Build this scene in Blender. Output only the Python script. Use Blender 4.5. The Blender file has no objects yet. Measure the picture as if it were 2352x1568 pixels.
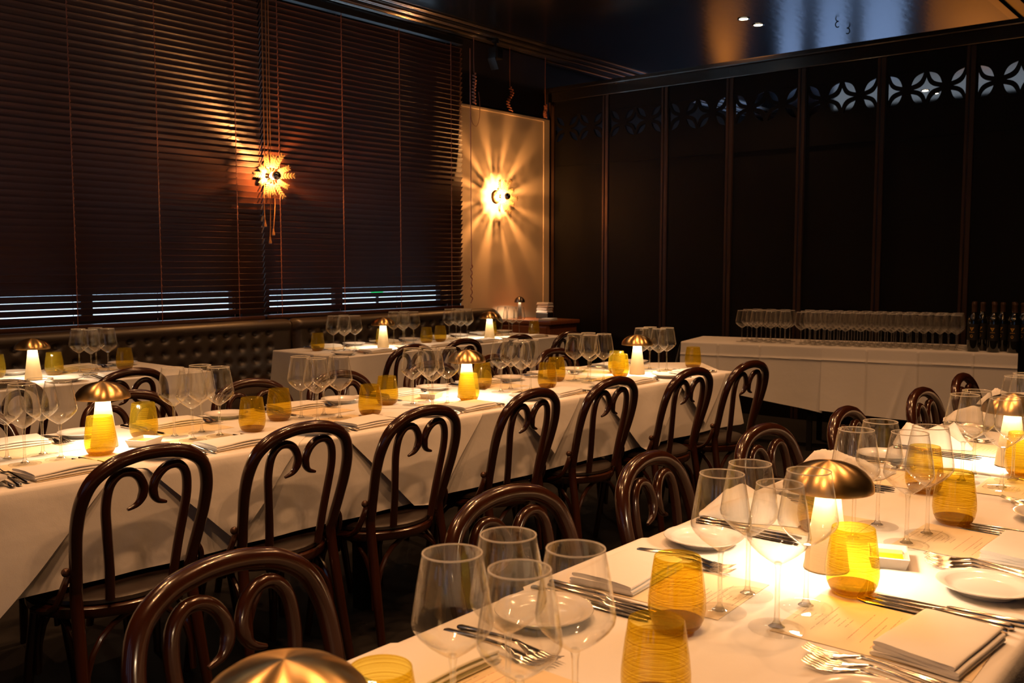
import bpy, bmesh, math, random
from mathutils import Vector, Matrix
PI = math.pi
random.seed(7)
sc = bpy.context.scene
col = sc.collection

# ------------------------------------------------------------------ camera, world, exposure
cam = bpy.data.cameras.new('camera')
cam_o = bpy.data.objects.new('camera', cam); col.objects.link(cam_o)
cam.sensor_width = 36.0
cam.lens = 2172.0 / 2352.0 * 36.0
cam_o.location = (0, 0, 1.32)
cam_o.rotation_euler = (PI/2 - math.atan(177/2172.0), 0, math.radians(39.7))
cam.clip_start = 0.05
cam.dof.use_dof = True
cam.dof.focus_distance = 2.7
cam.dof.aperture_fstop = 9.0
sc.camera = cam_o
w = bpy.data.worlds.new('daylight'); sc.world = w
w.use_nodes = True
bg = w.node_tree.nodes['Background']
bg.inputs['Color'].default_value = (0.55, 0.77, 1.0, 1)
bg.inputs['Strength'].default_value = 3.0
vs = sc.view_settings
vs.view_transform = 'Standard'
vs.look = 'None'
vs.gamma = 1.0
vs.use_curve_mapping = False
vs.exposure = 0.0
try:
    cy = sc.cycles
    cy.max_bounces = 7; cy.diffuse_bounces = 3; cy.glossy_bounces = 4
    cy.transmission_bounces = 7; cy.transparent_max_bounces = 48
    cy.caustics_reflective = False; cy.caustics_refractive = False
    cy.sample_clamp_indirect = 4.0
    cy.use_denoising = True
    cy.blur_glossy = 0.5
except Exception:
    pass
LAMP_S = 185.0                         # radiance of the LED ring in each table lamp
LAMP_C = (1.0, 0.72, 0.45)
SPOT_W = 46.0                         # ceiling downlights added over the tables, each
SCONCE_S = 15500.0
SCONCE_C = (1.0, 0.42, 0.12)

# ------------------------------------------------------------------ materials
def mat(name):
    m = bpy.data.materials.new(name); m.use_nodes = True
    nt = m.node_tree
    return m, nt, nt.nodes['Principled BSDF']
def N(nt, t, **kw):
    n = nt.nodes.new(t)
    for k, v in kw.items():
        if hasattr(n, k) and k not in ('inputs',): setattr(n, k, v)
    return n
def L(nt, a, b): nt.links.new(a, b)
def rgba(c): return (c[0], c[1], c[2], 1)
def simple(name, c, rough=.5, metal=0, coat=0, spec=.5, noise=0, scale=20, bump=0, bscale=200, stretch=None):
    m, nt, p = mat(name)
    p.inputs['Base Color'].default_value = rgba(c)
    p.inputs['Roughness'].default_value = rough
    p.inputs['Metallic'].default_value = metal
    p.inputs['Coat Weight'].default_value = coat
    p.inputs['Coat Roughness'].default_value = .08
    p.inputs['Specular IOR Level'].default_value = spec
    if noise or bump:
        tc = N(nt, 'ShaderNodeTexCoord'); mp = N(nt, 'ShaderNodeMapping')
        if stretch: mp.inputs['Scale'].default_value = stretch
        L(nt, tc.outputs['Object'], mp.inputs['Vector'])
    if noise:
        nz = N(nt, 'ShaderNodeTexNoise'); nz.inputs['Scale'].default_value = scale; nz.inputs['Detail'].default_value = 5
        L(nt, mp.outputs['Vector'], nz.inputs['Vector'])
        mx = N(nt, 'ShaderNodeMix', data_type='RGBA')
        mx.inputs[6].default_value = rgba([max(0, x*(1-noise)) for x in c])
        mx.inputs[7].default_value = rgba([min(1, x*(1+noise)) for x in c])
        L(nt, nz.outputs['Fac'], mx.inputs[0]); L(nt, mx.outputs[2], p.inputs['Base Color'])
    if bump:
        nb = N(nt, 'ShaderNodeTexNoise'); nb.inputs['Scale'].default_value = bscale; nb.inputs['Detail'].default_value = 3
        L(nt, mp.outputs['Vector'], nb.inputs['Vector'])
        b = N(nt, 'ShaderNodeBump'); b.inputs['Strength'].default_value = bump; b.inputs['Distance'].default_value = .004
        L(nt, nb.outputs['Fac'], b.inputs['Height']); L(nt, b.outputs['Normal'], p.inputs['Normal'])
    return m
def emit(name, c, s):
    m = bpy.data.materials.new(name); m.use_nodes = True; nt = m.node_tree; nt.nodes.clear()
    e = N(nt, 'ShaderNodeEmission'); o = N(nt, 'ShaderNodeOutputMaterial')
    e.inputs['Color'].default_value = rgba(c); e.inputs['Strength'].default_value = s
    L(nt, e.outputs[0], o.inputs[0]); return m
def thin_glass(name, tint=(.97, .97, .96), edge=.75, rough=.015, rings=None, base=.05, power=3.2, streak=False):
    m = bpy.data.materials.new(name); m.use_nodes = True; nt = m.node_tree; nt.nodes.clear()
    o = N(nt, 'ShaderNodeOutputMaterial')
    t = N(nt, 'ShaderNodeBsdfTransparent'); t.inputs['Color'].default_value = rgba(tint)
    g = N(nt, 'ShaderNodeBsdfGlossy'); g.inputs['Roughness'].default_value = rough; g.inputs['Color'].default_value = (.95, .95, .95, 1)
    lw = N(nt, 'ShaderNodeLayerWeight'); lw.inputs['Blend'].default_value = .5
    pw = N(nt, 'ShaderNodeMath', operation='POWER'); pw.inputs[1].default_value = power
    L(nt, lw.outputs['Facing'], pw.inputs[0])
    ma = N(nt, 'ShaderNodeMath', operation='MULTIPLY_ADD'); ma.inputs[1].default_value = edge; ma.inputs[2].default_value = base
    L(nt, pw.outputs[0], ma.inputs[0])
    if streak:
        tc = N(nt, 'ShaderNodeTexCoord'); mp = N(nt, 'ShaderNodeMapping'); mp.inputs['Scale'].default_value = (70, 70, 5)
        L(nt, tc.outputs['Object'], mp.inputs['Vector'])
        nz = N(nt, 'ShaderNodeTexNoise'); nz.inputs['Scale'].default_value = 1.0; nz.inputs['Detail'].default_value = 1
        L(nt, mp.outputs['Vector'], nz.inputs['Vector'])
        b = N(nt, 'ShaderNodeBump'); b.inputs['Strength'].default_value = .30; b.inputs['Distance'].default_value = .002
        L(nt, nz.outputs['Fac'], b.inputs['Height']); L(nt, b.outputs['Normal'], g.inputs['Normal'])
    mx = N(nt, 'ShaderNodeMixShader'); L(nt, ma.outputs[0], mx.inputs[0])
    gl = g
    if streak:                                       # thick glass seen edge-on gathers light from below and behind
        tr = N(nt, 'ShaderNodeBsdfTranslucent'); tr.inputs['Color'].default_value = (.9, .88, .84, 1)
        gm = N(nt, 'ShaderNodeMixShader'); gm.inputs[0].default_value = .22
        L(nt, g.outputs[0], gm.inputs[1]); L(nt, tr.outputs[0], gm.inputs[2]); gl = gm
    L(nt, t.outputs[0], mx.inputs[1]); L(nt, gl.outputs[0], mx.inputs[2])
    last = mx
    if rings:
        tc = N(nt, 'ShaderNodeTexCoord')
        mp = N(nt, 'ShaderNodeMapping'); mp.inputs['Scale'].default_value = (.12, .12, 560)
        L(nt, tc.outputs['Object'], mp.inputs['Vector'])
        nz = N(nt, 'ShaderNodeTexNoise'); nz.inputs['Scale'].default_value = 1.0; nz.inputs['Detail'].default_value = 2
        L(nt, mp.outputs['Vector'], nz.inputs['Vector'])
        rp = N(nt, 'ShaderNodeValToRGB')
        rp.color_ramp.elements[0].position = .38; rp.color_ramp.elements[0].color = rgba(rings[0])
        rp.color_ramp.elements[1].position = .60; rp.color_ramp.elements[1].color = rgba(tint)
        L(nt, nz.outputs['Fac'], rp.inputs[0]); L(nt, rp.outputs[0], t.inputs['Color'])
        tl = N(nt, 'ShaderNodeBsdfTranslucent'); tl.inputs['Color'].default_value = rgba(rings[1])
        df = N(nt, 'ShaderNodeBsdfDiffuse'); df.inputs['Color'].default_value = rgba(rings[1])
        ad = N(nt, 'ShaderNodeMixShader'); ad.inputs[0].default_value = .35
        L(nt, tl.outputs[0], ad.inputs[1]); L(nt, df.outputs[0], ad.inputs[2])
        m2 = N(nt, 'ShaderNodeMixShader'); m2.inputs[0].default_value = rings[2]
        L(nt, mx.outputs[0], m2.inputs[1]); L(nt, ad.outputs[0], m2.inputs[2])
        b = N(nt, 'ShaderNodeBump'); b.inputs['Strength'].default_value = .2; b.inputs['Distance'].default_value = .001
        L(nt, nz.outputs['Fac'], b.inputs['Height']); L(nt, b.outputs['Normal'], g.inputs['Normal'])
        last = m2
    L(nt, last.outputs[0], o.inputs[0]); return m
def glass(name, c=(1, 1, 1), rough=0, ior=1.5):
    m = bpy.data.materials.new(name); m.use_nodes = True; nt = m.node_tree; nt.nodes.clear()
    o = N(nt, 'ShaderNodeOutputMaterial'); g = N(nt, 'ShaderNodeBsdfGlass')
    g.inputs['Color'].default_value = rgba(c); g.inputs['Roughness'].default_value = rough; g.inputs['IOR'].default_value = ior
    L(nt, g.outputs[0], o.inputs[0]); return m
def cloth_mat(name, c=(.80, .78, .75)):
    m, nt, p = mat(name)
    p.inputs['Base Color'].default_value = rgba(c); p.inputs['Roughness'].default_value = .92
    p.inputs['Specular IOR Level'].default_value = .15
    p.inputs['Sheen Weight'].default_value = .15
    tc = N(nt, 'ShaderNodeTexCoord')
    nz = N(nt, 'ShaderNodeTexNoise'); nz.inputs['Scale'].default_value = 5; nz.inputs['Detail'].default_value = 4
    n2 = N(nt, 'ShaderNodeTexNoise'); n2.inputs['Scale'].default_value = 420; n2.inputs['Detail'].default_value = 1
    L(nt, tc.outputs['Object'], nz.inputs['Vector']); L(nt, tc.outputs['Object'], n2.inputs['Vector'])
    b1 = N(nt, 'ShaderNodeBump'); b1.inputs['Strength'].default_value = .35; b1.inputs['Distance'].default_value = .02
    b2 = N(nt, 'ShaderNodeBump'); b2.inputs['Strength'].default_value = .12; b2.inputs['Distance'].default_value = .002
    L(nt, nz.outputs['Fac'], b1.inputs['Height']); L(nt, n2.outputs['Fac'], b2.inputs['Height'])
    L(nt, b1.outputs['Normal'], b2.inputs['Normal']); L(nt, b2.outputs['Normal'], p.inputs['Normal'])
    return m
def brushed_brass(name, c, rough, aniso=.75):
    m, nt, p = mat(name)
    p.inputs['Base Color'].default_value = rgba(c); p.inputs['Metallic'].default_value = 1
    p.inputs['Roughness'].default_value = rough; p.inputs['Anisotropic'].default_value = aniso; p.inputs['Anisotropic Rotation'].default_value = .25
    tg = N(nt, 'ShaderNodeTangent', direction_type='RADIAL', axis='Z')
    L(nt, tg.outputs[0], p.inputs['Tangent'])
    return m
def menu_mat():
    m, nt, p = mat('menu_paper'); p.inputs['Roughness'].default_value = .8
    tc = N(nt, 'ShaderNodeTexCoord')
    sp = N(nt, 'ShaderNodeSeparateXYZ'); L(nt, tc.outputs['Generated'], sp.inputs[0])
    # rows of small print: stripes across y, broken into words along x, two red lines among them
    fr = N(nt, 'ShaderNodeMath', operation='MULTIPLY'); fr.inputs[1].default_value = 30
    L(nt, sp.outputs['Y'], fr.inputs[0])
    fl = N(nt, 'ShaderNodeMath', operation='FLOOR'); L(nt, fr.outputs[0], fl.inputs[0])
    fc = N(nt, 'ShaderNodeMath', operation='FRACT'); L(nt, fr.outputs[0], fc.inputs[0])
    row = N(nt, 'ShaderNodeMath', operation='LESS_THAN'); row.inputs[1].default_value = .13; L(nt, fc.outputs[0], row.inputs[0])
    wn = N(nt, 'ShaderNodeTexWhiteNoise', noise_dimensions='1D'); L(nt, fl.outputs[0], wn.inputs['W'])
    ab = N(nt, 'ShaderNodeMath', operation='SUBTRACT'); ab.inputs[1].default_value = .5; L(nt, sp.outputs['X'], ab.inputs[0])
    a2 = N(nt, 'ShaderNodeMath', operation='ABSOLUTE'); L(nt, ab.outputs[0], a2.inputs[0])
    ln = N(nt, 'ShaderNodeMath', operation='MULTIPLY_ADD'); ln.inputs[1].default_value = .42; ln.inputs[2].default_value = -.04
    L(nt, wn.outputs['Value'], ln.inputs[0])
    lt = N(nt, 'ShaderNodeMath', operation='LESS_THAN'); L(nt, a2.outputs[0], lt.inputs[0]); L(nt, ln.outputs[0], lt.inputs[1])
    cx = N(nt, 'ShaderNodeCombineXYZ'); xs = N(nt, 'ShaderNodeMath', operation='MULTIPLY'); xs.inputs[1].default_value = 60
    L(nt, sp.outputs['X'], xs.inputs[0]); L(nt, xs.outputs[0], cx.inputs[0]); L(nt, fl.outputs[0], cx.inputs[1])
    nz = N(nt, 'ShaderNodeTexNoise'); nz.inputs['Scale'].default_value = 1.3; L(nt, cx.outputs[0], nz.inputs['Vector'])
    wd = N(nt, 'ShaderNodeMath', operation='GREATER_THAN'); wd.inputs[1].default_value = .42; L(nt, nz.outputs['Fac'], wd.inputs[0])
    k1 = N(nt, 'ShaderNodeMath', operation='MULTIPLY'); L(nt, row.outputs[0], k1.inputs[0]); L(nt, lt.outputs[0], k1.inputs[1])
    k2 = N(nt, 'ShaderNodeMath', operation='MULTIPLY'); L(nt, k1.outputs[0], k2.inputs[0]); L(nt, wd.outputs[0], k2.inputs[1])
    gt = N(nt, 'ShaderNodeMath', operation='GREATER_THAN'); gt.inputs[1].default_value = .8; L(nt, wn.outputs['Value'], gt.inputs[0])
    ink = N(nt, 'ShaderNodeMix', data_type='RGBA'); ink.inputs[6].default_value = (.36, .25, .15, 1); ink.inputs[7].default_value = (.55, .27, .16, 1)
    L(nt, gt.outputs[0], ink.inputs[0])
    mx = N(nt, 'ShaderNodeMix', data_type='RGBA'); mx.inputs[6].default_value = (.80, .66, .44, 1)
    L(nt, k2.outputs[0], mx.inputs[0]); L(nt, ink.outputs[2], mx.inputs[7]); L(nt, mx.outputs[2], p.inputs['Base Color'])
    return m

M = {}
M['cloth'] = cloth_mat('white_linen')
M['napkin'] = cloth_mat('napkin_linen', (.82, .80, .77))
M['brass'] = brushed_brass('brushed_brass', (.80, .53, .22), .30, .85)
M['nickel'] = brushed_brass('dark_nickel', (.20, .17, .15), .3)
M['stem'] = simple('champagne_metal', (.88, .70, .42), .42, .35, bump=.12, bscale=30, stretch=(1, 1, 26))
M['nickel_stem'] = simple('dark_stem_metal', (.25, .21, .18), .35, .9)
M['shade_in'] = simple('shade_lining', (.9, .82, .68), .5)
M['led'] = emit('led_ring', LAMP_C, LAMP_S)
M['led_small'] = emit('led_ring_small', LAMP_C, LAMP_S*2.4)
M['bowl'] = thin_glass('clear_bowl_glass', edge=.9, base=.072, power=2.5, streak=True)
M['rim'] = simple('bright_rim_glint', (.95, .92, .86), .12)  # whitish colour paints the lamp glint along the clear rim
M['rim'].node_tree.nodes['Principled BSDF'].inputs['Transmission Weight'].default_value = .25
M['foot'] = thin_glass('clear_foot_glass', tint=(.985, .98, .97), edge=.45, base=.03, power=5)
M['stem_glass'] = thin_glass('clear_stem_glass', edge=.9, base=.10, power=1.6)
M['amber'] = thin_glass('amber_ringed_glass', (1.0, .90, .24), .55, .05, ((.62, .44, .03), (1.0, .80, .08), .13))
M['amber_base'] = thin_glass('amber_base_glass', (.62, .44, .03), .5, .03, ((.50, .34, .02), (.80, .60, .04), .18))
M['wood'] = simple('dark_bentwood', (.034, .0092, .0035), .22, 0, .5, noise=.5, scale=18, stretch=(1, 1, .15))
M['vinyl'] = simple('dark_brown_vinyl', (.020, .012, .009), .36, bump=.15, bscale=90)
M['steel'] = simple('polished_cutlery_steel', (.72, .66, .58), .16, 1.0, bump=.03, bscale=60)
M['porcelain'] = simple('white_porcelain', (.82, .80, .77), .18, coat=.4)
M['paper'] = menu_mat()
M['oil'] = simple('golden_oil', (.75, .50, .02), .08, coat=.6)
M['slat'] = simple('blind_slat_wood', (.062, .018, .008), .42, coat=.05, noise=.35, scale=6, stretch=(3, .4, 3))
M['cord'] = simple('blind_cord', (.30, .10, .055), .6)
M['tassel'] = simple('blind_tassel', (.40, .17, .05), .5)
M['frame'] = simple('black_window_frame', (.010, .009, .009), .45)
M['pane'] = thin_glass('window_pane_glass', (.93, .96, .97), .5)
M['wall'] = simple('dark_brown_wall', (.018, .011, .008), .55, noise=.3, scale=3, bump=.1, bscale=40)
M['floor'] = simple('dark_carpet', (.010, .007, .0055), .9, noise=.4, scale=30, bump=.4, bscale=260)
M['ceiling'] = simple('black_lacquer_ceiling', (.006, .005, .005), .20, 0, 0, spec=1.0, bump=.22, bscale=13, stretch=(1.3, .6, 1))
M['ceiling'].node_tree.nodes['Principled BSDF'].inputs['IOR'].default_value = 1.5
M['trim'] = simple('dark_gloss_trim', (.07, .055, .045), .22, .75, coat=.5)
M['cornice'] = simple('glossy_cornice', (.30, .26, .23), .15, .9, coat=.5)
M['panel'] = simple('black_screen_panel', (.0035, .0025, .0022), .6, spec=.2, bump=.12, bscale=120)
M['post'] = simple('dark_bronze_post', (.085, .045, .028), .38, .55)
M['leather'] = simple('black_leather', (.034, .019, .009), .47, coat=0, spec=1.0, bump=.14, bscale=85)
M['screen'] = simple('cream_roller_fabric', (.76, .61, .44), .85, bump=.06, bscale=300)
M['credenza'] = simple('red_brown_wood', (.25, .080, .028), .35, coat=.3, noise=.4, scale=8, stretch=(.6, 6, 6))
M['leaf'] = simple('pale_brass_leaf', (.22, .15, .07), .45, .3)
M['bulb'] = emit('bulb_filament', SCONCE_C, SCONCE_S)
M['mirror'] = simple('mirrored_crown', (.55, .48, .40), .08, 1.0)
M['black_metal'] = simple('black_metal', (.012, .011, .011), .4, .3)
M['bottle'] = simple('black_bottle_glass', (.005, .006, .004), .06, coat=1.0)
M['capsule'] = simple('bottle_capsule', (.10, .055, .035), .32, .4)
M['label'] = simple('black_bottle_label', (.008, .007, .006), .55)
M['gold'] = simple('gold_foil_print', (.80, .45, .07), .45, .25)
M['down'] = emit('downlight_face', (1.0, .80, .55), 40)
M['plaster'] = simple('beyond_plaster', (.55, .50, .44), .8)
M['added_pane'] = thin_glass('added_pane_glass', (.27, .30, .42), .5)  # tint sets how strongly the added windows mirror in the ceiling
M['transom_fill'] = thin_glass('added_transom_glass', (.18, .15, .135), .5)  # glass of the added transom, dimmed to a grey glow
M['green'] = emit('green_sign_face', (.02, .9, .25), 2.5)

# ------------------------------------------------------------------ mesh helpers
class MB:
    def __init__(s): s.v = []; s.f = []; s.m = []; s.mi = 0
    def add(s, vs, fs):
        o = len(s.v); s.v += [tuple(v) for v in vs]
        for f in fs: s.f.append([i+o for i in f]); s.m.append(s.mi)
        return s
    def box(s, x0, x1, y0, y1, z0, z1, bev=0):
        b = min(bev, (x1-x0)/2.01, (y1-y0)/2.01, (z1-z0)/2.01)
        if b <= 0:
            vs = [(x, y, z) for z in (z0, z1) for y in (y0, y1) for x in (x0, x1)]
            fs = [(0, 2, 3, 1), (4, 5, 7, 6), (0, 1, 5, 4), (2, 6, 7, 3), (0, 4, 6, 2), (1, 3, 7, 5)]
            return s.add(vs, fs)
        rings = []
        def ring(i, z):
            return [(x0+i, y0+b if i == 0 else y0+i, z)]
        def loop(ins, z):
            a = ins
            return [(x0+b+a if a else x0+b, y0+a, z), (x1-b-a if a else x1-b, y0+a, z), (x1-a, y0+b+a if a else y0+b, z), (x1-a, y1-b-a if a else y1-b, z),
                    (x1-b-a if a else x1-b, y1-a, z), (x0+b+a if a else x0+b, y1-a, z), (x0+a, y1-b-a if a else y1-b, z), (x0+a, y0+b+a if a else y0+b, z)]
        vs = []
        for ins, z in ((b*.5, z0), (0, z0+b), (0, z1-b), (b*.5, z1)): vs += loop(ins*.6, z)
        fs = [tuple(range(7, -1, -1)), tuple(range(24, 32))]
        for r in range(3):
            for i in range(8):
                j = (i+1) % 8; fs.append((r*8+i, r*8+j, r*8+8+j, r*8+8+i))
        return s.add(vs, fs)
    def lathe(s, prof, n=24, c=(0, 0, 0), cap=False):
        vs = []; fs = []
        idx = []
        for r, z in prof:
            if r < 1e-6: idx.append([len(vs)]); vs.append((c[0], c[1], c[2]+z))
            else:
                idx.append(list(range(len(vs), len(vs)+n)))
                vs += [(c[0]+r*math.cos(2*PI*i/n), c[1]+r*math.sin(2*PI*i/n), c[2]+z) for i in range(n)]
        for a, b in zip(idx, idx[1:]):
            for i in range(n):
                j = (i+1) % n
                if len(a) == 1 and len(b) == 1: continue
                if len(a) == 1: fs.append((a[0], b[j], b[i]))
                elif len(b) == 1: fs.append((a[i], a[j], b[0]))
                else: fs.append((a[i], a[j], b[j], b[i]))
        return s.add(vs, fs)
    def tube(s, pts, rad, n=10, closed=False):
        P = [Vector(p) for p in pts]; k = len(P)
        R = rad if isinstance(rad, (list, tuple)) else [rad]*k
        T = []
        for i in range(k):
            a = P[(i-1) % k] if (closed or i > 0) else P[i]
            b = P[(i+1) % k] if (closed or i < k-1) else P[i]
            T.append((b-a).normalized())
        u = T[0].orthogonal().normalized()
        vs = []; fs = []
        for i in range(k):
            u = (u - T[i]*u.dot(T[i]))
            u = u.normalized() if u.length > 1e-6 else T[i].orthogonal().normalized()
            w_ = T[i].cross(u)
            for j in range(n):
                a = 2*PI*j/n
                vs.append(P[i] + (u*math.cos(a) + w_*math.sin(a))*R[i])
        for i in range(k if closed else k-1):
            i2 = (i+1) % k
            for j in range(n):
                j2 = (j+1) % n
                fs.append((i*n+j, i*n+j2, i2*n+j2, i2*n+j))
        if not closed:
            fs.append(tuple(range(n-1, -1, -1))); fs.append(tuple(range((k-1)*n, k*n)))
        return s.add(vs, fs)
    def sphere(s, c, r, n=12, m=7, sz=1):
        prof = [(r*math.sin(PI*i/m), -r*sz*math.cos(PI*i/m)) for i in range(m+1)]
        prof[0] = (0, -r*sz); prof[-1] = (0, r*sz)
        return s.lathe(prof, n, c)
    def grid(s, nu, nv, fn, flip=False):
        vs = [fn(i/nu, j/nv) for j in range(nv+1) for i in range(nu+1)]
        fs = []
        for j in range(nv):
            for i in range(nu):
                a = j*(nu+1)+i
                q = (a, a+1, a+nu+2, a+nu+1)
                fs.append(q[::-1] if flip else q)
        return s.add(vs, fs)
    def mesh(s, name, mats, smooth=True, angle=40):
        me = bpy.data.meshes.new(name)
        me.from_pydata(s.v, [], s.f)
        if not isinstance(mats, (list, tuple)): mats = [mats]
        for m in mats: me.materials.append(m)
        if len(mats) > 1: me.polygons.foreach_set('material_index', s.m)
        if smooth:
            me.polygons.foreach_set('use_smooth', [True]*len(me.polygons))
            try: me.set_sharp_from_angle(angle=math.radians(angle))
            except Exception: pass
        me.update()
        return me
def link(name, data, parent=None, loc=(0, 0, 0), rot=(0, 0, 0), label=None, cat=None, group=None, kind=None):
    o = bpy.data.objects.new(name, data); col.objects.link(o)
    o.parent = parent; o.location = loc; o.rotation_euler = rot
    if label: o['label'] = label
    if cat: o['category'] = cat
    if group: o['group'] = group
    if kind: o['kind'] = kind
    return o
def struct(name, mb, m, parent=None, smooth=False, loc=(0, 0, 0)):
    return link(name, mb.mesh(name, m, smooth), parent, loc, kind=None if parent else 'structure')
def copy_tree(o, parent=None):
    c = o.copy(); col.objects.link(c); c.parent = parent
    for ch in list(kids.get(o.name, [])): 
        d = copy_tree(ch, c)
    kids[c.name] = [x for x in newkids.pop(c.name, [])]
    if parent is not None: newkids.setdefault(parent.name, []).append(c)
    return c
kids = {}; newkids = {}
def register(root):
    def rec(o):
        kids[o.name] = [x for x in col.objects if x.parent == o]
        for k in kids[o.name]: rec(k)
    rec(root); return root
used = set()
def place(proto, loc, rot=0, label=None, cat=None, group=None):
    if proto.name not in used: o = proto; used.add(o.name)
    else: o = copy_tree(proto)
    o.location = loc; o.rotation_euler = (0, 0, rot)
    if label: o['label'] = label
    if cat: o['category'] = cat
    if group: o['group'] = group
    return o
def catmull(pts, n=6):
    P = [Vector(p) for p in pts]; out = []
    for i in range(len(P)-1):
        p0 = P[max(i-1, 0)]; p1 = P[i]; p2 = P[i+1]; p3 = P[min(i+2, len(P)-1)]
        for k in range(n):
            t = k/n
            out.append(.5*((2*p1) + (p2-p0)*t + (2*p0-5*p1+4*p2-p3)*t*t + (3*p1-p0-3*p2+p3)*t**3))
    out.append(P[-1]); return out

# ------------------------------------------------------------------ room shell
CZ = 3.40; WX = -6.0; WY = 7.74; FY = 13.05
struct('floor', MB().box(-6.4, 3.2, -3.2, 13.2, -.1, 0), M['floor'])
struct('ceiling', MB().box(-5.62, -1.96, -3.2, FY+.1, CZ, CZ+.1).box(-1.80, 3.2, -3.2, FY+.1, CZ, CZ+.1), M['ceiling'])
struct('trim_1', MB().box(-1.97, -1.90, -3.2, FY, CZ-.04, CZ+.06, .01).box(-1.90, -1.79, -3.2, FY, CZ-.018, CZ+.06, .008), M['trim'])
# stepped cornice between the lacquered ceiling and the window wall; it runs on over the screens
for k, (x0, x1, z0) in enumerate(((-5.67, -5.60, CZ-.014), (-5.76, -5.685, CZ-.036), (-5.845, -5.775, CZ-.047), (-5.93, -5.86, CZ-.034), (-6.02, -5.945, CZ-.05))):
    m = MB(); xc = (x0+x1)/2; hw = (x1-x0)/2
    for xx, rr in ((xc-hw*.45, hw*.55), (xc+hw*.5, hw*.42)):
        m.tube([(xx, -3.2, z0+rr), (xx, FY, z0+rr)], rr, 16)
    m.box(x0, x1, -3.2, FY, z0+hw*.5, CZ+.06)
    struct('trim_%d' % (k+2), m, M['cornice'], smooth=True)
struct('trim_8', MB().box(-6.10, -5.61, -3.2, FY, CZ+.03, CZ+.10), M['trim'])
# window wall: piers, sill wall, lintel and two window openings
wl = MB().box(WX-.15, WX, -3.2, WY, 0, .93).box(WX-.15, WX, -3.2, WY, 3.15, 3.5)
for y0, y1 in ((-3.2, 1.00), (4.10, 4.33), (6.30, WY+.1)): wl.box(WX-.15, WX, y0, y1, .93, 3.15)
struct('wall_left', wl, M['wall'])
def window(name, y0, y1, mull):
    f = MB()
    for a, b in ((y0, y0+.05), (y1-.05, y1)): f.box(WX-.10, WX-.04, a, b, .93, 3.15, .006)
    f.box(WX-.10, WX-.04, y0, y1, .93, .975, .006); f.box(WX-.10, WX-.04, y0, y1, 3.10, 3.15, .006)
    for a in mull: f.box(WX-.10, WX-.04, a-.04, a+.04, .975, 3.10, .006)
    e = link(name, None, kind='structure', loc=(0, 0, 0))
    link('window_frame', f.mesh('window_frame', M['frame'], False), e)
    ys = [y0+.05] + sum([[a-.04, a+.04] for a in mull], []) + [y1-.05]
    for a, b in zip(ys[::2], ys[1::2]):
        link('pane', MB().grid(1, 1, lambda u, v, a=a, b=b: (WX-.07, a+(b-a)*u, .975+2.125*v)).mesh('pane', M['pane'], False), e)
window('window_1', 1.0, 4.10, (2.96,))
window('window_2', 4.33, 6.30, (5.06,))
sg_ = link('outside_sign', MB().box(-9.0, -8.95, 8.05, 8.22, .93, .98, .006).mesh('outside_sign', M['green'], False),
     label='small green lit sign glimpsed outside through the gap under the blind', cat='sign')
link('post', MB().tube([(-8.975, 8.135, -.1), (-8.975, 8.135, .94)], .02, 8).mesh('post', M['black_metal']), sg_)
# back and right walls (behind the photographer), with glowing panes added for blue reflections in the glasses
struct('wall_back', MB().box(WX, 3.2, -3.3, -3.2, 0, 3.5), M['wall'])
struct('wall_right', MB().box(3.2, 3.3, -3.3, 13.2, 0, 3.6), M['wall'])
blue_glow = emit('added_blue_glow', (.42, .62, 1.0), .45)
for i, x in enumerate((-1.9, -.6, .9)):
    e = link('window_%d' % (i+3), None, kind='structure')
    f = MB()
    for a, b in ((x-.35, x-.30), (x+.30, x+.35)): f.box(a, b, -3.2, -3.14, .9, 2.7, .006)
    f.box(x-.35, x+.35, -3.2, -3.14, .85, .9, .006); f.box(x-.35, x+.35, -3.2, -3.14, 2.7, 2.75, .006)
    link('window_frame', f.mesh('window_frame', M['frame'], False), e)
    link('pane', MB().grid(1, 1, lambda u, v, x=x: (x-.3+.6*u, -3.17, .9+1.8*v), True).mesh('pane', blue_glow, False), e)

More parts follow.
